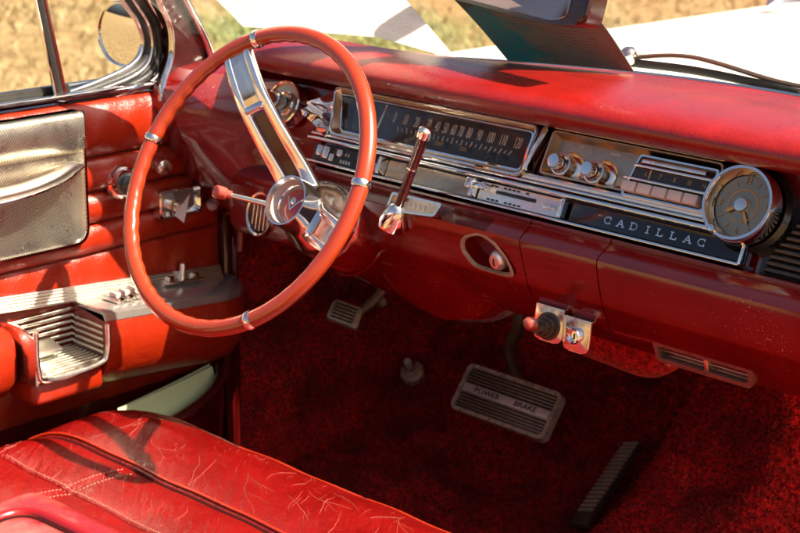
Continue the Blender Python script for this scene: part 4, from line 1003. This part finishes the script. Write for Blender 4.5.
p2 = uvsheet('paper_sheet', M['paper_dark'], lambda u, v: rise(b1.lerp(b2, u), .20 * v + .012 * (1 - u) * 0, .03 - .006 * math.sin(math.pi * v)) + Vector((-.02 * v * (1 - u), 0, 0)), 16, 12, (0, .0008, .0006), b1)
tag(p2, 'teal and grey printed sheet leaning on the windshield below the inside mirror', 'paper', 'papers on the windshield')

# inside mirror
im = thing('inside_mirror', 'dark framed inside mirror hanging over the centre of the dash', 'mirror', (-.22, .36, .90))
L0, L1 = onY(448, -3, .30), onY(583, 27, .255)
ex = (L1 - L0).normalized(); ey = Vector((0, .22, 1)); ey = (ey - ex * ey.dot(ex)).normalized(); FM = Fr(L0, ex, ey); 
if FM.ez.y > 0: FM = Fr(L0, ex, ey, -FM.ez)
Lm = (L1 - L0).length; oo = [(-.05, .0), (Lm * .78, -.006), (Lm, .002), (Lm + .002, .050), (Lm * .8, .062), (-.05, .062)]
oo = rpoly(oo, [.02, .05, .012, .02, .03, .02], 6)
MB().prism(FM, oo, -.028, .0, .006, 3).build('mirror_case', M['mirror_case'], im, 40)
MB().prism(FM, [p for p in rpoly(inset([(-.05, .0), (Lm * .78, -.006), (Lm * .90, .000), (Lm * .92, .050), (Lm * .8, .062), (-.05, .062)], .005), .012, 5)], -.002, .0012, .0006).build('mirror_glass', M['mirror_dark'], im)
MB().tube([FM.pt(Lm * .3, .06, -.015), FM.pt(Lm * .3, .11, -.03), ws(-.28, .99) + Vector((0, -.004, 0))], .006, 10).build('mirror_stem', M['chrome'], im)

# outside mirror
sm = thing('side_mirror', 'round chrome side mirror outside the vent window', 'side mirror', (-.9, .22, .74))
FS = axis_fr(onX(121, 34, -.9), (.12, -.99, .02))
MB().lathe(FS, [(.047, .0), (.048, -.004), (.046, -.020), (.034, -.045), (.012, -.060), (0, -.062)], 48).build('mirror_shell', M['chrome'], sm)
MB().lathe(FS, [(.0452 * math.sin(math.pi / 2 * (1 - k / 10)), .001 + .0028 * (1 - math.sin(math.pi / 2 * (1 - k / 10)) ** 2)) for k in range(10)] + [(0, .0038)], 48).build('mirror_glass', M['mirror'], sm, 80)
MB().lathe(FS, [(.0450, .0005), (.0455, .0035), (.0475, .004), (.0490, .001), (.0490, -.004)], 48).build('mirror_rim', M['chrome'], sm)
MB().tube([FS.pt(0, -.03, -.025), FS.pt(.0, -.08, -.02), Vector((-.88, .26, .70))], .010, 12).build('mirror_stem', M['chrome'], sm)

# ================================================================== OUTSIDE OF THE CAR: hood, wiper
hd = MB()
def hood(u, v):
    x = -.82 + 1.64 * u; y = (.60 - .42 * x * x) + (2.3 - .60) * v
    return Vector((x, y, .765 - .050 * abs(x / .82) ** 2.2 - .012 * v - .006 * (x / .93) ** 2 + .006 * math.exp(-(x / .05) ** 2)))
hd.sheet(hood, 40, 20, (0, 0, -.02)); fs_ = MB().loft([[hood(0, v) for v in np.linspace(0, 1, 12)], [hood(0, v) + Vector((-.02, 0, -.10)) for v in np.linspace(0, 1, 12)], [hood(0, v) + Vector((.0, 0, -.6)) for v in np.linspace(0, 1, 12)]], False)
hood_t = thing('car_hood', 'broad white hood of the car beyond the windshield', 'car hood', (0, 1.2, .7))
hd.build('hood_panel', M['white_paint'], hood_t, 60); fs_.build('fender_side', M['white_paint'], hood_t, 60)
MB().sheet(lambda u, v: Vector((-.72 + 1.44 * u, (far_y(-.72 + 1.44 * u) + .03) * (1 - v) + v * (.62 - .42 * (-.72 + 1.44 * u) ** 2), .783 - .022 * v - .07 * abs((-.72 + 1.44 * u) / .93) ** 2.2)), 30, 4, (0, 0, -.01)).build('cowl', M['white_paint'], hood_t)
orn = onZ(782, 12, .72)
m = MB().tube([orn + Vector((-.02, .14, .0)), orn + Vector((-.01, .05, .014)), orn + Vector((0, -.03, .018)), orn + Vector((.0, -.06, .012))], [.004, .014, .018, .006], 14); m.build('fender_trim', M['chrome'], hood_t)
wi = thing('wiper', 'black wiper arm and blade parked at the base of the windshield', 'wiper', (0, .53, .79))
a_, b_, c_ = onY(628, 58, .53), onY(690, 60, .55), onY(775, 81, .53)
MB().tube(smooth_path([a_, b_ + Vector((0, 0, .004)), c_, onY(830, 92, .50)], 8), .0052, 10, sy=.6).build('wiper_arm', M['brown_dark'], wi)
MB().tube(smooth_path([onY(622, 62, .53), onY(690, 70, .545), onY(760, 84, .53), onY(800, 94, .51)], 8), .0036, 8, sy=1.6).build('wiper_blade', M['rubber'], wi)
MB().lathe(axis_fr(onY(628, 54, .53), (0, -.5, .8)), [(.012, -.01), (.011, .004), (.006, .008), (0, .009)], 24).build('pivot', M['chrome_worn'], wi)

# ================================================================== FLOOR CARPET
FOLDS = [(-.10, .64, .9, .17, .022, .050), (.06, .56, 1.9, .15, .028, .050), (-.30, .72, .2, .13, .02, .026), (-.54, .50, 2.4, .13, .024, .026), (.16, .44, .5, .17, .028, .045), (-.05, .45, 2.5, .11, .02, .026), (.22, .62, 1.2, .15, .025, .045), (-.40, .44, .4, .10, .02, .018)]
def floor_z(x, y):
    t = max(0, y - .48); z = .10
    if t > 0: z += .68 * t - .10 * (1 - math.exp(-t * 6)) * .3
    if y > .74: z += (y - .74) * 1.6
    tun = .17 * math.exp(-((x - .02) / .15) ** 4) * (1 / (1 + math.exp(-(y - .36) * 16))) + .06 * math.exp(-((x - .02) / .17) ** 4)
    hump = .022 * math.exp(-((x + .55) / .13) ** 2 - ((y - .40) / .09) ** 2)
    wr = .007 * math.sin(9 * x + 14 * y + 2 * math.sin(7 * x)) + .004 * math.sin(23 * x - 11 * y) + .012 * max(0, math.sin(4 * x + 1.0)) * math.sin(9 * y)
    for cx_, cy_, an, L_, w_, h_ in FOLDS:
        dx, dy = x - cx_, y - cy_; a = dx * math.cos(an) + dy * math.sin(an); b = -dx * math.sin(an) + dy * math.cos(an) + .25 * a * a
        wr += h_ * math.exp(-(a / L_) ** 2 - (b / w_) ** 2)
    return z + tun + hump + wr * (1 if x > -.62 else .35)
def carpet_pt(u, v):
    # u along the section: kick panel down, then the floor to the right; v along y
    y = .30 + .62 * v if u < .35 else -.10 + 1.02 * v
    return y
m = MB(); verts = []
KX = -.742
NV = 70
m.loft([[Vector((KX + .02 * (1 - min(1, k / 12)) ** 2 + .002 * math.sin(18 * y + 9 * k), y, (.56 - (.56 - floor_z(KX + .02, y)) * (1 - k / 40)))) for y in np.linspace(.275, .92, NV)] for k in range(41)], False)
m.loft([[Vector((x, y, floor_z(x, y))) for y in np.linspace(-.05, .92, 100)] for x in np.linspace(KX + .018, .72, 110)], False)
# pile: short tufts over the whole carpet
def tufts(P0, N0, hgt, wid):
    n_ = len(P0); N0 = N0 + rng.normal(0, .35, (n_, 3)); N0 /= np.linalg.norm(N0, axis=1)[:, None]
    t1 = np.cross(N0, rng.normal(0, 1, (n_, 3))); t1 /= np.linalg.norm(t1, axis=1)[:, None]; t2 = np.cross(N0, t1)
    h_ = hgt * rng.uniform(.6, 1.3, n_)[:, None]; w_ = wid * rng.uniform(.7, 1.2, n_)[:, None]
    V_ = np.empty((n_, 4, 3)); 
    for k in range(3):
        a = 2 * math.pi * k / 3; V_[:, k] = P0 + (t1 * math.cos(a) + t2 * math.sin(a)) * w_ - N0 * .001
    V_[:, 3] = P0 + N0 * h_
    b = (np.arange(n_) * 4)[:, None]; F_ = np.concatenate([b + [0, 1, 3], b + [1, 2, 3], b + [2, 0, 3]])
    return V_.reshape(-1, 3), F_
nk = 30000
yy = rng.uniform(.285, .90, nk); zz = rng.uniform(0, 1, nk); fz = np.array([floor_z(KX + .02, y) for y in yy]); z_ = fz + (.55 - fz) * zz
P0 = np.stack([np.full(nk, KX + .002), yy, z_], 1); V_, F_ = tufts(P0, np.tile([1., 0, 0], (nk, 1)), .0072, .0031)
tm = MB().arrays(V_, F_)
nf = 60000
xx = rng.uniform(KX + .02, .45, nf); yy = rng.uniform(.10, .90, nf)
z_ = np.array([floor_z(a, b) for a, b in zip(xx, yy)]); zx = np.array([floor_z(a + .004, b) for a, b in zip(xx, yy)]); zy = np.array([floor_z(a, b + .004) for a, b in zip(xx, yy)])
Nn = np.stack([-(zx - z_) / .004, -(zy - z_) / .004, np.ones(nf)], 1); Nn /= np.linalg.norm(Nn, axis=1)[:, None]
V_, F_ = tufts(np.stack([xx, yy, z_], 1), Nn, .0072, .0031); tm.arrays(V_, F_)
cp = thing('floor_carpet', 'dark red loop pile carpet lining the footwell and kick panel', 'carpet', (-.3, .4, .1))
m.build('backing', M['carpet'], cp, 80)
tm.build('pile', M['carpet'], cp, 0)
# hinge post strip between door and carpet
m = MB(); m.box(Fr((-.748, .273, .33), (1, 0, 0), (0, 1, 0)), (0, 0, 0), (.03, .022, .46), .006); m.tube(smooth_path([Vector((-.738, .285, .10)), Vector((-.736, .285, .3)), Vector((-.736, .283, .5))], 6), .006, 10)
hp_ = m.build('door_weatherstrip', M['red_dark'], loc=(-.748, .27, .1)); tag(hp_, 'dark red upright weatherstrip between the door edge and the footwell carpet', 'weatherstrip')
m = MB().tube(smooth_path([onX(165, 118, -.725), onX(186, 150, -.722), onX(212, 178, -.718), onX(234, 200, -.715), onX(240, 222, -.715), onX(240, 250, -.716)], 8), .007, 12)
m.build('dash_end_piping', M['red_paint'], dash, 60)
# carpeted heater box hanging under the dash
hb = MB(); hb.box(Fr((-.11, .455, .505), (1, 0, -.06), (0, 1, .1)), (0, 0, 0), (.20, .20, .145), .055, 6)
hb = hb.build('heater_box', M['carpet'], loc=(.02, .43, .44)); tag(hb, 'rounded red carpeted heater housing tucked below the dash behind the key lock', 'heater')
# firewall closes the footwell top
fwl = MB(); fwl.box(Fr((0, .90, .55), (1, 0, 0), (0, 1, 0)), (0, -.0, -.04), (1.5, .03, .34)); fwl = fwl.build('firewall', M['red_dark'], loc=(0, .9, .35)); tag(fwl, 'dark red firewall closing the footwell behind the pedals', 'firewall')

# ================================================================== PEDALS
bp = thing('brake_pedal', 'wide chrome rimmed brake pedal with black ribbed rubber and lettered band', 'pedal', (-.39, .52, .27))
c0 = Vector((-.389, .518, .27)); FB = Fr(c0, (1, 0, 0), (0, .66, .75), (0, -.75, .66))
q = [FB.px(*p) for p in ((472, 366), (561, 393), (543, 441), (450, 405))]
uL = (q[0][0] + q[3][0]) / 2; uR = (q[1][0] + q[2][0]) / 2; vT = (q[0][1] + q[1][1]) / 2; vB = (q[2][1] + q[3][1]) / 2
skew = ((q[0][0] - q[3][0]) + (q[1][0] - q[2][0])) / 4
pp = [(uL - skew, vB), (uR - skew, vB), (uR + skew, vT), (uL + skew, vT)]
def curve_h(v): return 0
MB().prism(FB, rpoly(pp, .010, 5), -.016, -.002, .003).build('pad', M['brown_dark'], bp)
MB().ring(FB, rpoly(inset(pp, -.002), .012, 6), rpoly(inset(pp, .0035), .008, 6), -.014, .0026).build('rim_trim', M['rim_brass'], bp)
m = MB(); Hh = vT - vB
for k in range(14):
    t = (k + .7) / 14.4
    if .40 < t < .61: continue
    v = vB + Hh * t; s_ = skew * (2 * t - 1); m.box(FB, ((uL + uR) / 2 + s_, v, -.001), (uR - uL - .012, .0017, .0042), .0006)
m.build('rib', M['pedal_brass'], bp)
MB().box(FB, ((uL + uR) / 2, vB + Hh * .505, -.0005), (uR - uL - .010, Hh * .19, .005), .0008).build('band', M['band'], bp)
m = MB()
text_mb(FB, 'POWER', .0125, uL + (uR - uL) * .30, vB + Hh * .505, .0024, 1.15, 0, .0003, m); text_mb(FB, 'BRAKE', .0125, uL + (uR - uL) * .72, vB + Hh * .505, .0024, 1.15, 0, .0003, m)
m.build('lettering', M['black'], bp, 0)
a0 = FB.pt((uL + uR) / 2 + .004, vT - .01, -.018)
MB().tube(smooth_path([a0 + Vector((-.005, .0, -.02)), a0, onY(510, 350, .60), onY(518, 330, .64), onY(522, 300, .66)], 6), .011, 12, sy=.5).build('arm', M['pedal_steel'], bp)

ac = thing('accelerator_pedal', 'long narrow black ribbed accelerator pedal lying on the toe board', 'pedal', (-.23, .56, .15))
pA, pB = Vector((-.246 + .0, .655, .218)), Vector((-.205, .50, .135))
pA, pB = onZ(633, 441, .222), onZ(577, 524, .142); exa = (pA - pB).normalized()
lat = on(645, 445, pA, Vector((-.35, -.5, .8))) - on(622, 438, pA, Vector((-.35, -.5, .8))); lat = (lat - exa * lat.dot(exa)).normalized(); FA = Fr(pB, exa, -lat)
if FA.ez.z < 0: FA = Fr(pB, exa, lat)
La = (pA - pB).length; wd = .019
MB().prism(FA, rpoly([(0, -wd), (La, -wd * .85), (La, wd * .85), (0, wd)], .005, 4), -.009, .0, .003).build('pad', M['pad_rubber'], ac)
m = MB()
for k in range(17): m.box(FA, (La * (.16 + .80 * k / 16), 0, .001), (.0048, wd * 1.6, .005), .001)
m.build('rib', plain('worn_rubber_rib', (.46, .33, .20), .4), ac)
MB().box(FA, (La * .5, 0, -.012), (La * .6, .018, .012), .004).build('lever', M['brown_dark'], ac)

pb = thing('parking_brake_pedal', 'small ribbed metal parking brake pedal by the left kick panel', 'pedal', (-.66, .53, .38))
cpk = onX(345, 315, -.655); FP_ = Fr(cpk, (.75, .66, -.1), (-.35, .45, .8), None)
q = [FP_.px(*p) for p in ((335, 299), (364, 308), (356, 329), (325, 318))]
m = MB().prism(FP_, rpoly(q, .005, 4), -.012, .0, .003); pbp = m.build('pad', M['pedal_brass'], pb)
m = MB(); cq = [sum(p[k] for p in q) / 4 for k in (0, 1)]
e1 = Vector(q[1]) - Vector(q[0]); e2 = Vector(q[3]) - Vector(q[0])
for k in range(5):
    a_ = Vector(q[0]) + e2 * (.16 + .17 * k) + e1 * .12; b_ = Vector(q[0]) + e2 * (.16 + .17 * k) + e1 * .86
    m.tube([FP_.pt(a_.x, a_.y, .0005), FP_.pt(b_.x, b_.y, .0005)], .0016, 6)
m.build('rib', M['brown_dark'], pbp)
MB().tube(smooth_path([FP_.pt(cq[0] + .012, cq[1] + .0, -.010), onX(368, 305, -.662), onX(379, 294, -.668), onX(384, 282, -.675), onX(384, 262, -.68)], 6), .0085, 12, sy=.7).build('arm', M['pedal_brass'], pb)
MB().lathe(axis_fr(onX(381, 302, -.69), (1, -.3, 0)), [(.008, -.02), (.008, .004), (.006, .008), (0, .009)], 20).build('pivot_bolt', M['pedal_brass'], pb)

ds = thing('dimmer_switch', 'round metal foot dimmer switch on the toe board carpet', 'foot switch', (-.71, .65, .2))
ctr = onZ(412, 372, .205); nrm = Vector((.25, -.60, .75)); Fd = axis_fr(ctr, nrm)
MB().lathe(Fd, [(.021, -.01), (.021, .003), (.018, .006), (.013, .007), (.012, .011), (.0, .011)], 10).build('base_plate', M['rim_brass'], ds, 20)
MB().lathe(Fd, [(.0095, .009), (.0095, .022), (.0085, .024)], 28).build('sleeve', M['rim_brass'], ds)
MB().lathe(Fd, [(.007, .022), (.007, .034), (.006, .037), (0, .0375)], 24).build('button', M['band'], ds)
cs = MB().lathe(axis_fr(onX(353, 427, KX + .008), (1, -.3, .3)), [(.0, -.008), (.007, -.008), (.0078, .001), (.006, .004), (0, .005)], 24).build('carpet_screw', M['ivory'], loc=onX(353, 427, KX + .008)); tag(cs, 'small pale round screw head in the carpet below the dimmer switch', 'screw')

# ================================================================== FRONT SEAT
seat = thing('front_seat', 'worn red leather bench seat cushion with piped seams and pale cracks', 'car seat', (-.1, -.25, .15))
y_s1, y_s2 = -.118, -.212
xl_ = -.675
def seat_z(x, y):
    # sections between seams bulge
    z = .338
    if y > y_s1:
        t = (y - y_s1) / (.055 - y_s1); b_ = .011 * (max(0, 1 - (2 * t - 1) ** 2)) ** .5
        z = .326 + b_ - .030 * max(0, t - .55) ** 1.3 * 2.0
    else:
        ed = sorted([y_s1, y_s2, -.305, -.40, -.495, -.60], reverse=True)
        for a, b in zip(ed[:-1], ed[1:]):
            if b <= y <= a: t = (a - y) / (a - b); z = .324 + .008 * (max(0, 1 - (2 * t - 1) ** 2)) ** .5
    z += .008 + .004 * math.sin(5 * x + 1) + .0009 * math.sin(31 * x + 17 * y) + .0006 * math.sin(57 * x - 23 * y)
    # cross seam
    if y < y_s1 - .004: z -= .0025 * math.exp(-((x + .455 - .1 * (y + .12)) / .008) ** 2)
    e = min(1, max(0, (x - xl_) / .075)); z -= .05 * (1 - math.sqrt(max(0, 1 - (1 - e) ** 2)))
    return z
ysf = list(np.linspace(-.60, .055, 230)); ysf = sorted(set([round(float(y), 4) for y in ysf] + [y_s1, y_s2, -.305]))
def front(x, k):  # rolled front down to the floor
    t = k / 12; z0 = seat_z(x, .055); return Vector((x, .055 + .012 * math.sin(min(1, t * 2) * math.pi / 2), z0 - .006 - .17 * t))
xs_ = sorted(set([round(float(x), 4) for x in np.linspace(xl_, .62, 200)] + [round(float(x), 4) for x in np.linspace(-.50, -.42, 40)]))
m = MB(); loops = []
for x in xs_:
    e = min(1, max(0, (x - xl_) / .11)); cy = (1 - math.sqrt(max(0, 1 - (1 - e) ** 2))) * .075
    l = [Vector((x, -.60 + (y + .60) * ((.655 - cy) / .655), seat_z(x, y))) for y in ysf] + [front(x, k) - Vector((0, cy, 0)) for k in range(13)]
    loops.append(l)
m.loft(loops, False)
m.loft([[p for p in loops[0]], [Vector((p.x - .004, p.y, min(p.z - .02, p.z))) for p in loops[0]], [Vector((p.x + .01, p.y, .14)) for p in loops[0]]], False)
cush = m.build('cushion', [M['red_seat'], M['crack']], seat, 60)
# worn cracks in the leather: long branching splits that run back from the front roll, plus hairlines
def crack(x, y, ang, L, w, depth=0):
    n_ = max(4, int(L / .0035)); p = []; a = ang
    for k in range(n_ + 1):
        p.append((x, y)); a += random.gauss(0, .13) + (ang - a) * .10; st = L / n_; x += math.cos(a) * st; y += math.sin(a) * st
        if y > .046 or (y > y_s1 - .007 and y < y_s1 + .009): break
        if depth < 2 and k > 2 and random.random() < (.055 if depth == 0 else .03): CR_.append(crack(x, y, a + random.choice((-1, 1)) * random.uniform(.3, .8), L * random.uniform(.25, .5), w * .65, depth + 1))
    return (p, w)
def on_seat(x, y):
    e = min(1, max(0, (x - xl_) / .11)); cy = (1 - math.sqrt(max(0, 1 - (1 - e) ** 2))) * .075
    return Vector((x, -.60 + (y + .60) * ((.655 - cy) / .655), seat_z(x, y)))
CR_ = []
for k in range(30): CR_.append(crack(random.uniform(-.66, .08), random.uniform(-.06, .044), R(random.gauss(-46, 8)), random.uniform(.04, .12), random.uniform(.0004, .0008)))
for k in range(16): CR_.append(crack(random.uniform(-.66, .05), random.uniform(-.20, -.126), R(random.gauss(-50, 9)), random.uniform(.02, .06), random.uniform(.0003, .0006)))
for k in range(170): CR_.append(crack(random.uniform(-.66, .12), random.choice((random.uniform(-.105, .044), random.uniform(-.21, -.126))), R(random.gauss(-48, 13)), random.uniform(.006, .03), random.uniform(.00018, .00038), 2))
cm = MB()
for p, w in CR_:
    if len(p) < 3: continue
    n_ = len(p); L_, Rr = [], []
    for i in range(n_):
        a, b = p[max(i - 1, 0)], p[min(i + 1, n_ - 1)]; t = Vector((b[0] - a[0], b[1] - a[1])).normalized(); ww = w * (.25 + .75 * math.sin(math.pi * (i + .4) / n_) ** .7) * random.uniform(.7, 1.25)
        q = on_seat(*p[i]); sd = Vector((-t.y, t.x, 0)) * ww
        L_.append((q + sd + Vector((0, 0, .0001)), q + Vector((0, 0, .00045 + .25 * ww)), q - sd + Vector((0, 0, .0001))))
    cm.loft(L_, False)
bmc = bmesh.new(); bmc.from_mesh(cush.data); oz = ORG[cush.name]
vs_ = [bmc.verts.new(Vector(v) - oz) for v in cm.v]
for f_ in cm.f:
    fc = bmc.faces.new([vs_[i] for i in f_]); fc.material_index = 1; fc.smooth = True
bmc.to_mesh(cush.data); bmc.free()
def seat_line(y, x0, x1, r_, mat, name, dz=.002):
    pts = []
    for x in np.linspace(x0, x1, 90):
        e = min(1, max(0, (x - xl_) / .11)); cy = (1 - math.sqrt(max(0, 1 - (1 - e) ** 2))) * .075
        pts.append(Vector((x, -.60 + (y + .60) * ((.655 - cy) / .655), seat_z(x, y) + dz)))
    return MB().tube(pts, r_, 10).build(name, mat, seat, 60)
seat_line(.0545, xl_ + .002, .62, .0028, M['red_door'], 'piping', .000)
seat_line(y_s1 + .006, xl_ + .002, .62, .0024, M['red_door'], 'piping', .001)
seat_line(y_s1, xl_ + .002, .62, .0030, M['seam_dark'], 'seam', .0005)
m = MB()
for yc in (y_s2 + .005,):
    x = xl_ + .02
    while x < .2:
        m.box(Fr((x, yc, seat_z(x, yc) + .0004), (1, 0, 0), (0, 1, 0)), (0, 0, 0), (.0030, .0007, .0008)); x += .0050
for s_ in (-1, 1):
    y = y_s1 - .014
    while y > -.40:
        x = -.455 + .1 * (y + .12) + s_ * .009; m.box(Fr((x, y, seat_z(x, y) + .0004), (1, 0, 0), (0, 1, 0)), (0, 0, 0), (.0007, .0030, .0008)); y -= .0050
m.build('stitching', M['thread'], seat, 0)

# centre armrest in the near left corner
ar = thing('centre_armrest', 'shiny red padded fold down armrest resting on the seat in the near corner', 'armrest', (.1, -.55, .42))
q0 = onZ(27, 482, .545); ez_ = Vector((0, 0, 1))
F_ = Fr(q0, (.985, .06, 0), (-.06, .985, 0), (0, 0, 1))
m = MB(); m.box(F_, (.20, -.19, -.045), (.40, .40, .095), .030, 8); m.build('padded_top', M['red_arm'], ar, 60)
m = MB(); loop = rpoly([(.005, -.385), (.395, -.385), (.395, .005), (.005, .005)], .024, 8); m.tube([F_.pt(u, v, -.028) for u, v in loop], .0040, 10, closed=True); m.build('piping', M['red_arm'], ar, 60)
m = MB(); loop = rpoly([(.045, -.345), (.355, -.345), (.355, -.035), (.045, -.035)], .03, 8); m.tube([F_.pt(u, v, .0015) for u, v in loop], .0055, 12, closed=True); m.build('top_roll', M['red_knobless'], ar, 60)
loop = rpoly([(.053, -.337), (.347, -.337), (.347, -.043), (.053, -.043)], .025, 8); MB().tube([F_.pt(u, v, .0012) for u, v in loop], .0028, 8, closed=True).build('roll_seam', M['seam_dark'], ar, 60)
m = MB(); m.box(F_, (.20, -.19, -.12), (.37, .36, .06), .015, 4); m.build('base', M['red_door'], ar, 60)

# ================================================================== CAMERA, LIGHT, WORLD
cam = bpy.data.cameras.new('camera'); co = bpy.data.objects.new('camera', cam); COL.objects.link(co)
mt = Matrix(((CR.x, CU.x, -CF.x, CAM.x), (CR.y, CU.y, -CF.y, CAM.y), (CR.z, CU.z, -CF.z, CAM.z), (0, 0, 0, 1)))
co.matrix_world = mt; cam.lens = 72; cam.sensor_width = 36; cam.clip_end = 1000; cam.clip_start = .05
cam.dof.use_dof = True; cam.dof.focus_distance = 1.78; cam.dof.aperture_fstop = 10
scene.camera = co
SUN = Vector((.29, .115, .40)).normalized()
sun = bpy.data.lights.new('sun', 'SUN'); sun.energy = 5.0; sun.angle = R(.5); sun.color = (1, .90, .74)
so = bpy.data.objects.new('sun', sun); COL.objects.link(so); so.rotation_euler = (-SUN).to_track_quat('-Z', 'Y').to_euler()
w = bpy.data.worlds.new('World'); scene.world = w; w.use_nodes = True; nt = w.node_tree
sky = nt.nodes.new('ShaderNodeTexSky'); sky.sky_type = 'NISHITA'; sky.sun_disc = False
sky.sun_elevation = math.asin(SUN.z); sky.sun_rotation = math.atan2(SUN.x, SUN.y); sky.dust_density = 5.0; sky.air_density = .7; sky.ozone_density = .6
nt.links.new(sky.outputs[0], nt.nodes['Background'].inputs[0]); nt.nodes['Background'].inputs[1].default_value = .056
scene.view_settings.view_transform = 'Standard'; scene.view_settings.look = 'None'; scene.view_settings.exposure = 1.8; scene.view_settings.gamma = 1
scene.cycles.max_bounces = 10; scene.cycles.transparent_max_bounces = 16; scene.cycles.use_denoising = True
scene.cycles.caustics_reflective = False; scene.cycles.caustics_refractive = False
